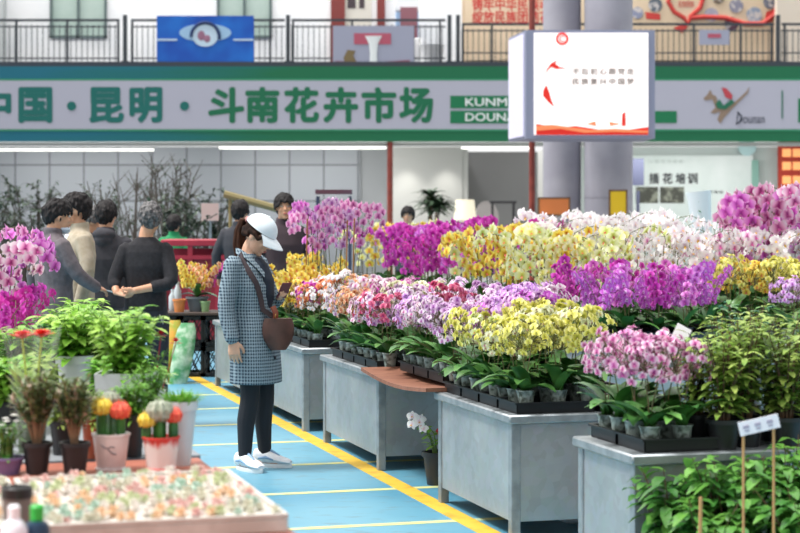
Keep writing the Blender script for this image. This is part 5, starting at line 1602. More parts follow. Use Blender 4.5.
m = MB(); m.lathe([(.27, 1.5), (.22, 1.98), (.20, 1.98), (.25, 1.5)], 20); m.build('lamp_shade', mat('cream lampshade', '#f2ead0', .7, emit=.3), t)
t = thing('office_chair', 'pale chair with a curved back inside the dark shop opening', 'chair', ((487 - 400) * 47.5 / FPX, 47.5, 0))
m = MB(); m.lathe([(.3, 0), (.3, .03), (.04, .06), (.04, .9)], 14); m.build('base', steel, t)
m = MB(); m.ball((0, 0, .95), (.36, .36, .08), 16, 6); m.build('seat', mat('pale chair cover', '#c9c2c0', .7), t)
m = MB(); m.ball((0, .28, 1.5), (.34, .07, .5), 16, 8); m.build('backrest', mat('pale chair cover', '#c9c2c0', .7), t)
t = thing('bar_stool', 'dark bar stool right of the pale chair', 'stool', ((503 - 400) * 46.8 / FPX, 46.8, 0))
m = MB(); m.box((0, 0, 1.95), (.7, .35, .06)); m.build('seat', mat('dark stool', '#3d3c40', .6), t, smooth=False)
for sx, sy in ((-1, -1), (1, -1), (-1, 1), (1, 1)):
    m = MB(); m.box((sx * .28, sy * .13, .96), (.05, .05, 1.92)); m.build('leg', mat('dark stool', '#3d3c40', .6), t, smooth=False)
for i, (x0, y0, wpx, hpx, cc, lab, Y) in enumerate(((554, 206.5, 31, 17, '#ee8a4a', 'orange sign board on a stand left of the columns base', 33.2), (618, 203, 17, 25, '#f0c81c', 'yellow sign board on a stand before the right column', 32.6))):
    t = thing('sign_board', lab, 'sign', ((x0 - 400) * Y / FPX, Y, 0)); z = HC - (y0 - HY) * Y / FPX
    m = MB(); m.box((0, 0, z), (wpx * Y / FPX, .04, hpx * Y / FPX)); m.build('panel', mat('sign ' + cc, cc, .5), t, smooth=False)
    m = MB(); w_, h_ = wpx * Y / FPX, hpx * Y / FPX
    for sx in (-1, 1): m.box((sx * w_ / 2, 0, z), (.03, .06, h_ + .03))
    for sz in (-1, 1): m.box((0, 0, z + sz * h_ / 2), (w_, .06, .03))
    m.build('frame', mat('brown sign frame', '#7b5a3c', .6), t, smooth=False)
    m = MB(); m.tube([(0, .03, 0), (0, .03, z)], .03, 8); m.build('stand', steel, t)
    m = MB(); m.lathe([(.2, 0), (.2, .02), (.03, .03)], 16, (0, .03, 0)); m.build('stand_base', steel, t)
t = thing('flower_wrap', 'white paper flower wraps standing behind the white orchids', 'bouquet', tuple(P(722, 205, 19.5).xy) + (0,))
pot_obj(t, .2, .9, mat('tall grey bucket', '#a9adb0', .5), 'bucket')
for dx, ln in ((-.07, -.1), (.12, .2)):
    m = MB(); m.lathe([(.03, .7), (.14, 1.9), (.13, 1.9), (.02, .75)], 16, M=Matrix.Translation((dx, 0, 0)) @ Matrix.Rotation(ln, 4, 'Y') @ Matrix.Diagonal((1, .6, 1, 1))); m.build('paper_wrap', wht, t)
m = MB()
for k in range(24): leaf(m, Vector((-.2, 0, 1.2 + rk.random() * .5)), Vector((rk.uniform(-.6, .4), rk.uniform(-.6, .6), 1)), .25, .05)
m.build('foliage', green['bush'], t)

t = thing('sign_board', 'pale pink sign board on a stand beside the dark shrubs left of the woman', 'sign', (rx(210, 25.5), 25.5, 0))
m = MB(); m.box((0, 0, HC - (212 - HY) * 25.5 / FPX), (.25, .03, .25)); m.build('panel', mat('pale pink sign', '#e0bcb4', .6), t, smooth=False)
m = MB(); m.tube([(0, .03, 0), (0, .03, 1.6)], .02, 8); m.lathe([(.16, 0), (.16, .02), (.02, .03)], 14); m.build('stand', steel, t)
# ================================================================== people
def fuse(mb, name, mats, voxel, it=4, parent=None, sub=None):
    me0 = mb.mesh(name + '_src', mat('plain', '#888888'), False)
    o = bpy.data.objects.new(name, me0); COL.objects.link(o)
    m = o.modifiers.new('r', 'REMESH'); m.mode = 'VOXEL'; m.voxel_size = voxel; m.use_smooth_shade = True
    s = o.modifiers.new('s', 'SMOOTH'); s.factor = 0.5; s.iterations = it
    dg = bpy.context.evaluated_depsgraph_get()
    me = bpy.data.meshes.new_from_object(o.evaluated_get(dg))
    bpy.data.objects.remove(o); bpy.data.meshes.remove(me0)
    me.materials.clear(); me.materials.append(mats)
    me.polygons.foreach_set('use_smooth', [True] * len(me.polygons))
    me.name = name
    return link(name, me, parent)

def limb(mb, pts, rad, n=12):
    """a tapering limb with rounded ends"""
    pts = [Vector(p) for p in pts]
    P2, R2 = [], []
    # smooth the polyline
    for i in range(len(pts) - 1):
        for k in range(3):
            a = k / 3
            P2.append(pts[i].lerp(pts[i + 1], a)); R2.append(rad[i] + (rad[i + 1] - rad[i]) * a)
    P2.append(pts[-1]); R2.append(rad[-1])
    for _ in range(1):
        Q = [P2[0]] + [(P2[i - 1] + P2[i] * 2 + P2[i + 1]) / 4 for i in range(1, len(P2) - 1)] + [P2[-1]]
        P2 = Q
    d0 = (P2[0] - P2[1]).normalized(); d1 = (P2[-1] - P2[-2]).normalized()
    P2 = [P2[0] + d0 * R2[0] * .7] + P2 + [P2[-1] + d1 * R2[-1] * .7]
    R2 = [R2[0] * .55] + R2 + [R2[-1] * .55]
    mb.tube(P2, R2, n)

def torso(mb, rings, n=20):
    """rings: (f, z, front-back radius, side radius[, side shift])"""
    rs = []
    for q in rings:
        f, z, rf, rl = q[:4]; l0 = q[4] if len(q) > 4 else 0
        rs.append([Vector((f + rf * math.copysign(abs(math.cos(a)) ** .85, math.cos(a)), l0 + rl * math.copysign(abs(math.sin(a)) ** .85, math.sin(a)), z)) for a in [2 * PI * k / n for k in range(n)]])
    mb.rings(rs)

def hand(mb, wrist, d, pn, side, curl=.5, spread=.05, s=1.0):
    """palm and five fingers; d along the hand, pn the palm's facing, side = +1 if the thumb lies along pn x d"""
    d = d.normalized(); pn = (pn - d * pn.dot(d)).normalized(); w = pn.cross(d) * side
    def q(a, b, c): return wrist + (d * a + w * b + pn * c) * s
    rs = []
    for a, hw, th in ((-.02, .024, .019), (.0, .026, .018), (.03, .036, .016), (.065, .041, .014), (.088, .039, .012)):
        rs.append([q(a, hw * math.cos(k * PI / 6), th * math.sin(k * PI / 6)) for k in range(12)])
    mb.rings(rs)
    for i, (b, ln, r) in enumerate(((.030, .072, .0085), (.010, .080, .0088), (-.010, .074, .0085), (-.029, .058, .0075))):
        p = Vector((.080, b, 0)); ang = 0; pts = [Vector((.06, b * .95, 0)), p.copy()]; seg = (.45, .30, .25)
        sp = spread * (1.5 - i)
        for sg_ in seg:
            ang += curl * (1.0 + .15 * i)
            p = p + Vector((math.cos(ang), sp, math.sin(ang))).normalized() * ln * sg_ * 1.0
            pts.append(p.copy())
        mb.tube([q(*t) for t in pts], [r * s * 1.05, r * s, r * s * .95, r * s * .85, r * s * .65], 8)
    th = [Vector((.015, .022, .004)), Vector((.035, .045, .012)), Vector((.062, .056, .022)), Vector((.085, .056, .032))]
    mb.tube([q(*t) for t in th], [.013 * s, .0115 * s, .010 * s, .0075 * s], 8)

def head_frame(c, yaw, pitch, roll=0.0):
    return Matrix.Translation(c) @ Matrix.Rotation(yaw, 4, 'Z') @ Matrix.Rotation(pitch, 4, 'Y') @ Matrix.Rotation(roll, 4, 'X')

def head_shape(mb, M, s=1.0):
    S = M @ Matrix.Diagonal((s, s, s, 1))
    mb.ball((-.012, 0, .022), (.098, .076, .094), 18, 12, S)
    mb.ball((.030, 0, -.035), (.062, .062, .082), 16, 10, S)
    mb.ball((.034, 0, -.078), (.050, .048, .040), 14, 8, S)
    mb.ball((.070, 0, -.100), (.020, .022, .016), 10, 6, S)
    mb.ball((.066, 0, .030), (.026, .052, .018), 12, 6, S)        # brow
    for sy in (-1, 1):
        mb.ball((.062, sy * .036, -.028), (.026, .022, .024), 10, 6, S)   # cheek
        mb.ball((-.008, sy * .077, -.012), (.020, .010, .031), 10, 6, S)  # ear
    mb.tube([S @ Vector(p) for p in ((.084, 0, .022), (.098, 0, -.005), (.110, 0, -.026), (.090, 0, -.036))], [.008 * s, .010 * s, .0135 * s, .010 * s], 8)
    mb.ball((.087, 0, -.058), (.012, .024, .007), 10, 5, S)
    mb.ball((.085, 0, -.071), (.012, .021, .008), 10, 5, S)

skin = mat('skin', '#d9a585', 0.5, col2='#cf9877', scale=18)
skin_f = mat('fair skin', '#e2b59a', 0.5, col2='#d8a68a', scale=18)
eye_w = mat('eye white', '#e8e4de', .3); eye_d = mat('dark iris', '#2a1a14', .2); lip_m = mat('lip', '#b5605a', .5)
hair_b = mat('black hair', '#1a1718', .65, spec=.25, col2='#2d2828', scale=60, stretch=(1, 1, .2))
hair_g = mat('grey hair', '#6d6a6a', .6, col2='#3a3838', scale=55, lo=.42, hi=.62)

def face_bits(t, body, M, s=1.0):
    S = M @ Matrix.Diagonal((s, s, s, 1))
    for sy in (-1, 1):
        m = MB(); m.ball((.077, sy * .031, .006), (.009, .014, .008), 10, 6, S); e = m.build('eye', eye_w, body)
        m = MB(); m.ball((.0835, sy * .031, .006), (.004, .006, .006), 8, 5, S); m.build('iris', eye_d, body)
        m = MB(); m.tube([S @ Vector(p) for p in ((.080, sy * .014, .026), (.084, sy * .032, .031), (.074, sy * .050, .026))], [.003, .0035, .002], 5); m.build('eyebrow', hair_b, body)
    m = MB(); m.ball((.0955, 0, -.064), (.006, .020, .0085), 10, 5, S); m.build('lips', lip_m, body)

def hair_cap(mb, M, s=1.0, low=-.075, bulk=.010, front=.045, tufts=150):
    """short hair: a shell over the skull, down to the nape"""
    S = M @ Matrix.Diagonal((s, s, s, 1))
    nu, nv = 24, 10; rings = []
    for i in range(nv + 1):
        th = i / nv
        r = []
        for k in range(nu):
            a = 2 * PI * k / nu
            fr = .5 + .5 * math.cos(a)
            zl = low * (1 - fr) + front * fr + (.012 if abs(math.sin(a)) > .8 else 0)   # hair line: high over the face, low at the nape
            lim = math.acos(max(-1, min(1, (zl - .022) / .10)))
            ph = lim * th
            rr = 1 + bulk / .09
            r.append(S @ Vector((-.012 + .098 * rr * math.sin(ph) * math.cos(a), .076 * rr * math.sin(ph) * math.sin(a), .022 + .096 * rr * math.cos(ph) + .004 * math.sin(7 * a) * math.sin(ph))))
        rings.append(r)
    inner = []
    for r in rings[::-1]:
        c = S @ Vector((-.012, 0, .0))
        inner.append([c + (p - c) * .86 for p in r])
    mb.rings(rings + inner, cap=False)
    rn = random.Random(int(abs(M.translation.x) * 1000) + 3)
    for k in range(tufts):
        a = rn.uniform(0, 2 * PI); fr = .5 + .5 * math.cos(a)
        zl = low * (1 - fr) + front * fr
        lim = math.acos(max(-1, min(1, (zl - .022) / .10)))
        ph = lim * rn.random() ** .6
        def pt(p_, rr): return S @ Vector((-.012 + .098 * rr * math.sin(p_) * math.cos(a), .076 * rr * math.sin(p_) * math.sin(a), .022 + .096 * rr * math.cos(p_)))
        g = 1 + bulk / .09
        mb.tube([pt(ph, g * .99), pt(ph + .16, g * 1.05), pt(ph + .34, g * 1.03)], [.008, .0095, .003], 5)

def shoe(parent, ankle, yaw, m_, sole_m, L=.26, name='shoe', stripe=None, hg=1.0):
    M = Matrix.Translation((ankle[0], ankle[1], 0)) @ Matrix.Rotation(yaw, 4, 'Z')
    m = MB(); rs = []
    for f, hw, z1 in ((-.075, .022, .050), (-.065, .034, .085), (-.02, .038, .095), (.04, .040, .078), (.10, .045, .056), (.145, .040, .044), (.17, .022, .036)):
        f = f * L / .26; z1 = z1 * hg; hw = hw * (1 + (hg - 1) * .5)
        rs.append([M @ Vector((f, hw * math.cos(k * PI / 6), .022 + (z1 - .022) * (.5 + .5 * math.sin(k * PI / 6)))) for k in range(12)])
    m.rings(rs); o = m.build(name, m_, parent)
    m = MB(); rs = []
    for z, e in ((0.0, .0), (.012, .003), (.026, .001)):
        rs.append([M @ Vector(((.048 + (.128 + e) * math.cos(a)) * L / .26, (.044 + e) * math.sin(a) * (1 if math.cos(a) > 0 else .88), z)) for a in [2 * PI * k / 24 for k in range(24)]])
    m.rings(rs); m.build('sole', sole_m, o)
    if stripe:
        for sy in (-1, 1):
            m = MB(); m.tube([M @ Vector(p) for p in ((-.03, sy * .040 * (1 + (hg - 1) * .5), .045 * hg), (.02, sy * .042 * (1 + (hg - 1) * .5), .052 * hg), (.075, sy * .044 * (1 + (hg - 1) * .5), .040 * hg))], [.006, .009, .004], 6); m.build('side_stripe', stripe, o)
        m = MB(); m.tube([M @ Vector(p) for p in ((.02, 0, .088 * hg), (.06, 0, .070 * hg), (.10, 0, .056 * hg))], [.010, .012, .008], 6); m.build('laces', stripe, o)
    return o

def person(label, loc, rotz, s, top_m, leg_m, shoe_m, hair_m, pose=None, voxel=.008, long_sleeve=1.0, yaw=0.0, pitch=0.0, hood=False, collar=True, hem=.84, name='person', face=False, bulk=.012, open_front=None, wide=1.0, sk=None):
    t = thing(name, label, 'person', loc, rotz); t.scale = (s, s, s)
    J = {'el_r': (-.05, -.27, 1.14), 'wr_r': (.02, -.26, .90), 'el_l': (-.05, .27, 1.14), 'wr_l': (.02, .26, .90), 'hd_r': (0.12, .05, -1), 'hd_l': (.12, -.05, -1), 'pn_r': (0, 1, 0), 'pn_l': (0, -1, 0), 'head': (.015, 0, 1.615), 'lean': 0.0, 'curl': .4}
    if pose: J.update(pose)
    sh_r, sh_l = Vector((-.018, -.160 * wide, 1.385)), Vector((-.018, .160 * wide, 1.385))
    b = MB()
    M = head_frame(Vector(J['head']), yaw, pitch)
    head_shape(b, M)
    limb(b, [(-.015, 0, 1.40), (-.005, 0, 1.50), Vector(J['head']) + Vector((-.02, 0, -.04))], [.062, .056, .056])
    torso(b, [(0, .86, .10, .15), (0, .96, .105, .155), (0, 1.08, .10, .14), (0, 1.25, .115, .165), (-.01, 1.38, .09, .17), (-.015, 1.45, .05, .10)])
    for sd, sh in (('r', sh_r), ('l', sh_l)):
        sg_ = -1 if sd == 'r' else 1
        e, w = Vector(J['el_' + sd]), Vector(J['wr_' + sd])
        limb(b, [sh, e, w], [.050, .040, .027])
        hand(b, w, Vector(J['hd_' + sd]), Vector(J['pn_' + sd]), sg_, J['curl'])
        limb(b, [(0, sg_ * .085, .88), (.015, sg_ * .095, .49), (-.015, sg_ * .10, .09)], [.082, .056, .038])
        limb(b, [(-.02, sg_ * .10, .06), (.10, sg_ * .105, .04)], [.036, .030])
    body = fuse(b, 'body', sk or skin, min(voxel, .006), 3, t)
    if face: face_bits(t, body, M)
    c = MB()
    torso(c, [(0, hem, .128, .178 * wide), (0, .95, .128, .178 * wide), (0, 1.08, .122, .170 * wide), (0, 1.25, .138, .190 * wide), (-.01, 1.36, .115, .188 * wide), (-.014, 1.415, .092, .165 * wide), (-.015, 1.45, .070, .100), (-.012, 1.478, .060, .068)])
    for sd, sh in (('r', sh_r), ('l', sh_l)):
        e, w = Vector(J['el_' + sd]), Vector(J['wr_' + sd])
        limb(c, [sh, e, e.lerp(w, long_sleeve)], [.064, .056, .046])
    if collar:
        rs = [[Vector((-.012 + r * math.cos(a), r * 1.05 * math.sin(a), z + .015 * (1 - math.cos(a)) * .5)) for a in [2 * PI * k / 18 for k in range(18)]] for r, z in ((.075, 1.44), (.074, 1.485), (.070, 1.505), (.05, 1.50))]
        c.rings(rs)
    if hood:
        c.ball((-.085, 0, 1.455), (.07, .10, .055), 14, 8)
        c.ball((-.10, 0, 1.41), (.05, .08, .06), 14, 8)
    fuse(c, 'jacket' if collar or hood else 'sweater', top_m, voxel, 3, t)
    if open_front:
        q = MB(); torso(q, [(.075, 1.0, .062, .06), (.09, 1.25, .055, .06), (.05, 1.42, .05, .05)], 14)
        fuse(q, 'shirt', open_front, voxel, 2, t)
    g = MB()
    torso(g, [(0, .82, .122, .168), (0, .92, .122, .170), (0, 1.02, .112, .158)])
    for sg_ in (-1, 1):
        limb(g, [(0, sg_ * .088, .86), (.015, sg_ * .098, .49), (-.012, sg_ * .102, .10)], [.098, .078, .066])
    fuse(g, 'trousers', leg_m, voxel, 3, t)
    for sg_ in (-1, 1): shoe(t, (-.01, sg_ * .102), sg_ * .15, shoe_m, mat('dark sole', '#2a2a2c', .7), .27)
    h = MB(); hair_cap(h, M, bulk=bulk); fuse(h, 'hair', hair_m, .006, 2, t)
    return t

def at(px, Y): return ((px - 400) * Y / FPX, Y, 0.0)
dark_shoe = mat('dark shoe leather', '#26242a', .5)
jean = mat('dark blue jeans', '#2b3550', .8, col2='#36425f', scale=30)
grey_tr = mat('grey trousers', '#605c62', .8, col2='#544f56', scale=20)
blk_tr = mat('dark navy trousers', '#23262f', .8, col2='#2c303a', scale=20)

# man in the grey jacket, reaching out with a pen
D = math.radians
t = person('man in a grey jacket seen from behind, holding out a thin white stick', at(54, 13.6), D(38), 1.015, mat('grey wool jacket', '#6e666a', .85, col2='#5f575b', scale=25), jean, dark_shoe, hair_b,
           pose={'el_r': (.06, -.25, 1.16), 'wr_r': (.25, -.20, 1.06), 'hd_r': (1, .25, -.25), 'pn_r': (0, .5, -1), 'curl': .35, 'head': (.035, 0, 1.60)}, yaw=D(-12), pitch=D(6), face=True, wide=1.0, bulk=.014)
wp = t.matrix_basis @ Vector((.34, -.19, 1.035)); wq = t.matrix_basis @ Vector((.45, -.17, 1.01))
m = MB(); m.tube([wp, wq], .006, 6); tag(m.build('paper_stick', wht), 'thin white stick in the hand of the man in grey', 'stick')
mk = MB(); Mh = head_frame(Vector((.035, 0, 1.60)), D(-12), D(6)); mk.ball((.045, 0, -.098), (.058, .058, .03), 14, 8, Mh)
mk.build('face_mask', mat('pale blue mask', '#c3d3e2', .7), t)
# man in the beige jacket facing him
person('young man in a beige jacket over a white shirt facing left', at(78, 14.3), D(197), 1.04, mat('beige jacket cloth', '#b8ac98', .85, col2='#a99c86', scale=18), blk_tr, dark_shoe, hair_b,
       pose={'head': (.02, 0, 1.61)}, yaw=D(-4), pitch=D(2), face=True, open_front=mat('white shirt', '#e4e6ea', .8), bulk=.018)
person('grey haired person half hidden behind the beige jacket', at(90.5, 15.3), D(20), .98, mat('charcoal coat', '#4a4648', .85), blk_tr, dark_shoe, hair_g, face=True, voxel=.01)
person('man in a dark hooded jacket and grey trousers seen from behind', at(106, 14.9), D(88), 1.01, mat('charcoal hoodie', '#434248', .9, col2='#3a393f', scale=20), grey_tr, dark_shoe, hair_b, hood=True, wide=1.0, pose={'wr_r': (.10, -.20, .98), 'wr_l': (.10, .20, .98)})
t = person('grey haired man in a black sweater with hands clasped behind his back', at(146, 13.7), D(92), .99, mat('black knit sweater', '#232226', .9, col2='#2b2a2f', scale=40), blk_tr, dark_shoe, hair_g,
           pose={'el_r': (-.11, -.225, 1.12), 'wr_r': (-.185, .07, 1.065), 'hd_r': (-.05, 1, -.15), 'pn_r': (.9, 0, .4), 'el_l': (-.06, .245, 1.14), 'wr_l': (-.165, .21, 1.05), 'hd_l': (-.1, -1, -.2), 'pn_l': (-.4, 0, .9), 'curl': .75, 'head': (.0, -.035, 1.625)},
           long_sleeve=.5, collar=False, wide=.93, hem=.90)
m = MB()
for k in range(3): m.ball((-.12, -.12 - .012 * k, .86 - .02 * k), (.012, .006, .02), 8, 5)
m.build('key_bunch', mat('steel keys', '#b9bcc2', .3, metal=.8), t)
person('dark haired person in a green top behind the red stall', at(174, 23.6), D(80), .93, mat('green top', '#1f8a55', .8), blk_tr, dark_shoe, hair_b, voxel=.012, bulk=.03)
person('dark haired person standing behind the woman in the white cap', at(240, 20), D(75), 1.03, mat('dark coat', '#3a3a40', .9), blk_tr, dark_shoe, hair_b, voxel=.012, bulk=.02)
person('dark haired person facing forward beyond the yellow orchids', at(284, 18.0), D(-80), 1.06, mat('maroon black coat', '#40343a', .9), blk_tr, dark_shoe, hair_b, voxel=.012, face=True, bulk=.02)
person('dark haired person below the palm', at(408, 25), D(-100), 1.0, mat('slate coat', '#454b55', .9), blk_tr, dark_shoe, hair_b, voxel=.012, face=True, bulk=.02)

# ---- the woman in the checked coat
tweed = bpy.data.materials.new('blue checked tweed'); tweed.use_nodes = True
nt = tweed.node_tree; pb = nt.nodes['Principled BSDF']; pb.inputs['Roughness'].default_value = .9
tc = nt.nodes.new('ShaderNodeTexCoord'); sp = nt.nodes.new('ShaderNodeSeparateXYZ'); nt.links.new(tc.outputs['Object'], sp.inputs[0])
def wave(inp, freq, thr):
    a = nt.nodes.new('ShaderNodeMath'); a.operation = 'MULTIPLY'; a.inputs[1].default_value = freq; nt.links.new(inp, a.inputs[0])
    s = nt.nodes.new('ShaderNodeMath'); s.operation = 'SINE'; nt.links.new(a.outputs[0], s.inputs[0])
    g = nt.nodes.new('ShaderNodeMath'); g.operation = 'GREATER_THAN'; g.inputs[1].default_value = thr; nt.links.new(s.outputs[0], g.inputs[0])
    return g.outputs[0]
ax = nt.nodes.new('ShaderNodeMath'); ax.operation = 'ADD'; nt.links.new(sp.outputs['X'], ax.inputs[0]); nt.links.new(sp.outputs['Y'], ax.inputs[1])
h1, v1 = wave(sp.outputs['Z'], 2 * PI / .021, .0), wave(ax.outputs[0], 2 * PI / .021, .0)
ml = nt.nodes.new('ShaderNodeMath'); ml.operation = 'ADD'; nt.links.new(h1, ml.inputs[0]); nt.links.new(v1, ml.inputs[1])
hf = nt.nodes.new('ShaderNodeMath'); hf.operation = 'MULTIPLY'; hf.inputs[1].default_value = .5; nt.links.new(ml.outputs[0], hf.inputs[0])
nz = nt.nodes.new('ShaderNodeTexNoise'); nz.inputs['Scale'].default_value = 160; nt.links.new(tc.outputs['Object'], nz.inputs['Vector'])
mm = nt.nodes.new('ShaderNodeMath'); mm.operation = 'MULTIPLY_ADD'; mm.inputs[1].default_value = .7; nt.links.new(nz.outputs[0], mm.inputs[0]); nt.links.new(hf.outputs[0], mm.inputs[2])
rp = nt.nodes.new('ShaderNodeValToRGB'); rp.color_ramp.elements[0].position = .3; rp.color_ramp.elements[0].color = lin('#1c3042'); rp.color_ramp.elements[1].position = 1.3 if False else 1.0; rp.color_ramp.elements[1].color = lin('#90a2ac')
k_ = rp.color_ramp.elements.new(.62); k_.color = lin('#3f586a')
nt.links.new(mm.outputs[0], rp.inputs[0]); nt.links.new(rp.outputs[0], pb.inputs['Base Color'])

wz = D(-20)
wl_ = at(256, 11.4)
wo = thing('person', 'woman in a white cap and blue checked coat looking at her phone in the aisle', 'person', wl_, wz)
hc = Vector((.022, 0, 1.505)); HM = head_frame(hc, D(2), D(36)) @ Matrix.Diagonal((1.04, 1.04, 1.04, 1))
b = MB(); head_shape(b, HM, .97)
limb(b, [(-.055, 0, 1.36), (-.045, 0, 1.43), hc + Vector((-.025, 0, -.03))], [.052, .047, .048])
torso(b, [(-.01, .84, .10, .155), (-.01, .95, .10, .15), (-.02, 1.05, .085, .125), (-.03, 1.2, .105, .15), (-.05, 1.31, .085, .15), (-.055, 1.38, .045, .08)])
er, wr = Vector((-.115, -.225, 1.05)), Vector((-.052, -.235, .835))
el, wl2 = Vector((.015, .235, 1.06)), Vector((.125, .085, 1.10))
sr, sl = Vector((-.08, -.165, 1.325)), Vector((-.06, .165, 1.325))
limb(b, [sr, er, wr], [.042, .034, .024]); limb(b, [sl, el, wl2], [.042, .034, .024])
hand(b, wr, Vector((.10, .02, -1)), Vector((-.2, 1, 0)), -1, .28, .06, 1.0)
hand(b, wl2, Vector((.75, -.62, .35)), Vector((-.55, -.1, 1)), 1, .55, .03, .98)
kn = {-1: (.0, -.085, .46), 1: (.03, .085, .46)}; ak = {-1: (-.035, -.095, .09), 1: (.02, .095, .09)}
for sg_ in (-1, 1):
    k0, a0 = Vector(kn[sg_]), Vector(ak[sg_])
    limb(b, [(-.01, sg_ * .08, .84), k0, k0.lerp(a0, .35) + Vector((-.018, 0, 0)), a0], [.078, .052, .050, .032])
    limb(b, [a0 + Vector((-.02, 0, -.03)), a0 + Vector((.10, 0, -.05))], [.034, .028])
body = fuse(b, 'body', skin_f, .0042, 3, wo)
face_bits(wo, body, HM, .97)
c = MB()
torso(c, [(.0, .555, .155, .190), (.0, .60, .155, .192), (-.005, .75, .148, .190), (-.01, .90, .135, .183), (-.018, 1.03, .120, .162), (-.03, 1.18, .132, .178), (-.05, 1.29, .108, .178), (-.055, 1.345, .072, .120), (-.052, 1.385, .058, .068)], 24)
limb(c, [sr, er, er.lerp(wr, .93)], [.064, .055, .047]); limb(c, [sl, el, el.lerp(wl2, .88)], [.062, .054, .044])
coat = fuse(c, 'coat', tweed, .006, 2, wo)
q = MB()                                                     # lapel collar
for sg_ in (-1, 1):
    q.grid(5, 2, lambda a, w_, sg_=sg_: Vector((-.115 + .19 * a + .018 * w_, sg_ * (.062 + .022 * math.sin(PI * a) + .035 * w_ - .02 * a * a), 1.425 - .13 * a * a - .035 * w_ - .02 * a)))
    q.grid(5, 2, lambda a, w_, sg_=sg_: Vector((-.115 + .19 * a + .018 * w_ + .006, sg_ * (.068 + .022 * math.sin(PI * a) + .035 * w_ - .02 * a * a), 1.419 - .13 * a * a - .035 * w_ - .02 * a)))
q.build('collar', tweed, coat)
q = MB(); torso(q, [(.058, 1.03, .045, .050), (.072, 1.12, .050, .066), (.068, 1.22, .048, .070), (.03, 1.32, .042, .058), (.0, 1.36, .03, .04)], 16)
fuse(q, 'shirt', mat('navy top', '#1d2838', .8), .007, 2, wo)
q = MB()
for z in (.72, .84): q.ball((.148, -.03, z), (.006, .014, .014), 10, 6)
q.build('coat_buttons', mat('dark button', '#22303d', .4), coat)
g = MB()
for sg_ in (-1, 1):
    k0, a0 = Vector(kn[sg_]), Vector(ak[sg_])
    limb(g, [(-.01, sg_ * .08, .86), k0, k0.lerp(a0, .35) + Vector((-.018, 0, 0)), a0 + Vector((0, 0, -.005))], [.088, .062, .059, .042])
torso(g, [(-.01, .80, .11, .16), (-.01, .9, .11, .16)])
fuse(g, 'leggings', mat('black leggings', '#1a1d25', .75), .007, 2, wo)
white_sh = mat('white sneaker', '#eceef2', .5, col2='#d9dee6', scale=25); sole_w = mat('white sole', '#f2f2f2', .6); blue_st = mat('blue grey trim', '#7fa3c6', .5)
shoe(wo, (ak[-1][0], ak[-1][1]), D(-30), white_sh, sole_w, .275, 'sneaker', blue_st, 1.35)
shoe(wo, (ak[1][0], ak[1][1]), D(4), white_sh, sole_w, .275, 'sneaker', blue_st, 1.35)
# hair: under the cap, over the ear, gathered in a ponytail
h = MB(); hair_cap(h, HM, .97, low=-.060, bulk=.004, front=.045, tufts=0)
for sg_ in (-1, 1):
    h.tube([HM @ Vector(p) for p in ((.052, sg_ * .068, .02), (.035, sg_ * .078, -.005), (.0, sg_ * .080, .012), (-.05, sg_ * .070, .0))], [.012, .016, .018, .018], 8)
    h.tube([HM @ Vector(p) for p in ((-.03, sg_ * .072, -.02), (-.07, sg_ * .055, -.035), (-.10, sg_ * .02, -.01))], [.016, .022, .020], 8)
hr = fuse(h, 'hair', mat('dark brown hair', '#1c1412', .8, col2='#33221b', scale=30, stretch=(1, 1, .25), spec=.15), .005, 2, wo)
h = MB()
root = HM @ Vector((-.108, 0, .035))
rn = random.Random(4)
for k in range(11):
    oy = rn.uniform(-.025, .025); ox = rn.uniform(-.022, .022)
    h.tube([root, root + Vector((-.040 + ox * .5, oy * .6, .004)), root + Vector((-.065 + ox, oy, -.07)), root + Vector((-.068 + ox * 1.4, oy * 1.3, -.16)), root + Vector((-.050 + ox * 1.8, oy, -.25 - rn.random() * .05))], [.009, .016, .017, .013, .003], 6)
fuse(h, 'ponytail', mat('brown hair', '#4a2f22', .7, spec=.2, col2='#2c1c16', scale=50, stretch=(1, 1, .25)), .005, 1, hr)
m = MB(); m.lathe([(.018, -.008), (.022, 0), (.018, .008)], 12, M=Matrix.Translation(root + Vector((-.012, 0, .004))) @ Matrix.Rotation(PI / 2, 4, 'Y'), cap=False); m.build('hair_tie', mat('pink hair tie', '#c98a86', .6), hr)
# the cap
capm = mat('white cap cloth', '#e8f1f6', .8, col2='#dbe7ef', scale=12)
S = HM
rings = []
for i in range(9):
    ph = 1.52 * i / 8
    rings.append([S @ Vector((-.010 + .112 * math.sin(ph) * math.cos(a), .090 * math.sin(ph) * math.sin(a), .034 + .096 * math.cos(ph))) for a in [2 * PI * k / 28 for k in range(28)]])
c0 = S @ Vector((-.01, 0, .03))
inner = [[c0 + (p - c0) * .95 for p in r] for r in rings[::-1]]
m = MB(); m.rings(rings + inner, cap=False); cp = m.build('cap', capm, wo)
def brim(off):
    def fn(a, b_):
        th = (a - .5) * 2.3
        r0 = Vector((-.010 + .110 * math.cos(th), .088 * math.sin(th), .036))
        ex = .082 * (math.cos(th * .95) ** .6 if abs(th) < 1.5 else 0)
        return S @ Vector((r0.x + ex * b_, r0.y * (1 + .04 * b_), .036 - .022 * b_ * b_ - .030 * (math.sin(th) ** 2) * b_ + off))
    return fn
m = MB(); m.grid(16, 4, brim(.0)); m.grid(16, 4, brim(-.005)); m.build('brim', capm, cp)
m = MB(); m.ball((-.01, 0, .131), (.010, .010, .005), 10, 5, S); m.build('cap_button', capm, cp)
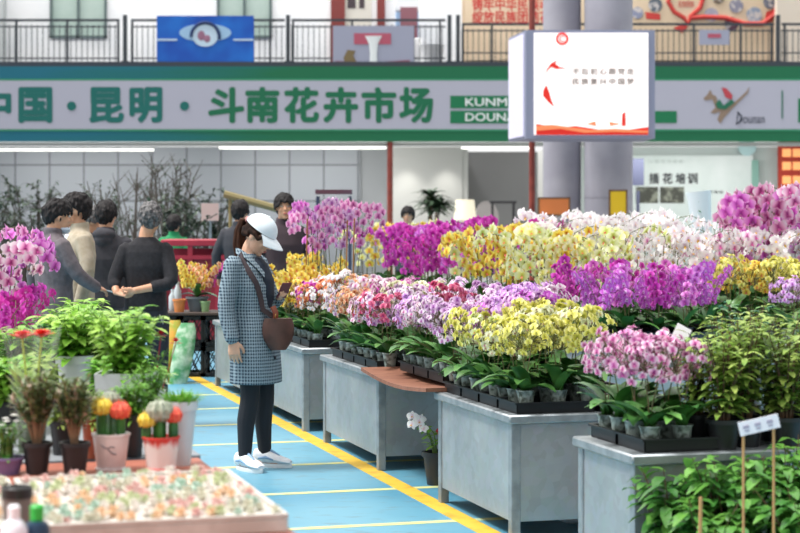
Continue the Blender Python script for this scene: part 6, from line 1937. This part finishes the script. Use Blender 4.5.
# crossbody bag, held on by its strap
bt_ = thing('shoulder_bag', 'brown leather crossbody bag hanging on the woman in the checked coat', 'bag', wl_, wz)
leather = mat('brown leather', '#5c4038', .45, col2='#4a332d', scale=12)
m = MB(); rs = []
for i in range(7):
    a = i / 6; z = .775 + .20 * a; hw = .105 * (math.sin(PI * (.28 + .62 * (1 - a))) ** .6); 
    rs.append([Vector((.185 + .035 * math.sin(k * PI / 8), -.065 + hw * math.cos(k * PI / 8) * 1.0, z)) for k in range(16)])
Mb = Matrix.Translation((.185, -.065, 0)) @ Matrix.Rotation(D(-52), 4, 'Z') @ Matrix.Translation((-.185, .065, 0))
rs = [[Mb @ p for p in r] for r in rs]
m.rings(rs); bg = m.build('body', leather, bt_)
m = MB(); m.grid(6, 3, lambda a, b_: Mb @ Vector((.148 - .004 * math.sin(PI * b_), -.065 + (a - .5) * .19 * (1 - .25 * b_), .975 - .10 * b_)))
m.grid(6, 3, lambda a, b_: Mb @ Vector((.145 - .004 * math.sin(PI * b_), -.065 + (a - .5) * .19 * (1 - .25 * b_), .975 - .10 * b_))); m.build('flap', leather, bt_)
strap_m = mat('dark strap', '#3a2c30', .6); rust_l = mat('rust leather tab', '#8a4a36', .5)
def strap(pts, w=.017, th=.004):
    q = MB(); fr = frames(pts); rs = []
    for p, x, y, t_ in fr:
        out = Vector((p.x + .03, p.y, 0)); out = (out - t_ * out.dot(t_)).normalized(); sd = t_.cross(out)
        rs.append([p + sd * w + out * th, p - sd * w + out * th, p - sd * w - out * th, p + sd * w - out * th])
    q.rings(rs); return q
def cs(th, z):                                                # a point on the front of the coat
    tab = [(.75, -.005, .150, .192), (.90, -.01, .138, .185), (1.03, -.018, .128, .168), (1.18, -.03, .140, .182), (1.29, -.05, .118, .182), (1.345, -.055, .085, .128), (1.40, -.05, .062, .075)]
    for i in range(len(tab) - 1):
        if tab[i][0] <= z <= tab[i + 1][0]:
            a = (z - tab[i][0]) / (tab[i + 1][0] - tab[i][0]); q = [tab[i][j] + (tab[i + 1][j] - tab[i][j]) * a for j in range(4)]
            return Vector((q[1] + (q[2] + .012) * math.cos(th), (q[3] + .012) * math.sin(th), z))
strap([cs(-1.75, 1.385), cs(-1.35, 1.345), cs(-1.0, 1.28), cs(-.82, 1.20), cs(-.72, 1.12), cs(-.62, 1.03), Vector((.165, -.06, .975))]).build('strap', strap_m, bt_)
strap([Vector((.165, -.06, .975)), Vector((.170, -.07, 1.01)), Vector((.150, -.072, 1.05))], .019, .006).build('strap_tab', rust_l, bt_)
m = MB(); m.lathe([(.012, -.003), (.016, 0), (.012, .003)], 12, M=Matrix.Translation((.172, -.072, .99)) @ Matrix.Rotation(PI / 2, 4, 'Y'), cap=False); m.build('buckle', mat('brass', '#c8a860', .3, metal=.8), bt_)
# the phone
ph = thing('phone', 'phone in a dark pink case in the left hand of the woman', 'phone', wl_, wz)
m = MB(); Mp = Matrix.Translation((.190, .018, 1.150)) @ Matrix.Rotation(D(-40), 4, 'Z') @ Matrix.Rotation(D(-48), 4, 'Y'); m.box((0, 0, 0), (.135, .070, .009), Mp, b=.003); m.build('case', mat('dark pink case', '#6a3440', .5), ph)
m = MB(); m.box((0, 0, .0052), (.126, .062, .001), Mp); m.build('screen', mat('dark screen', '#15171c', .15), ph, smooth=False)
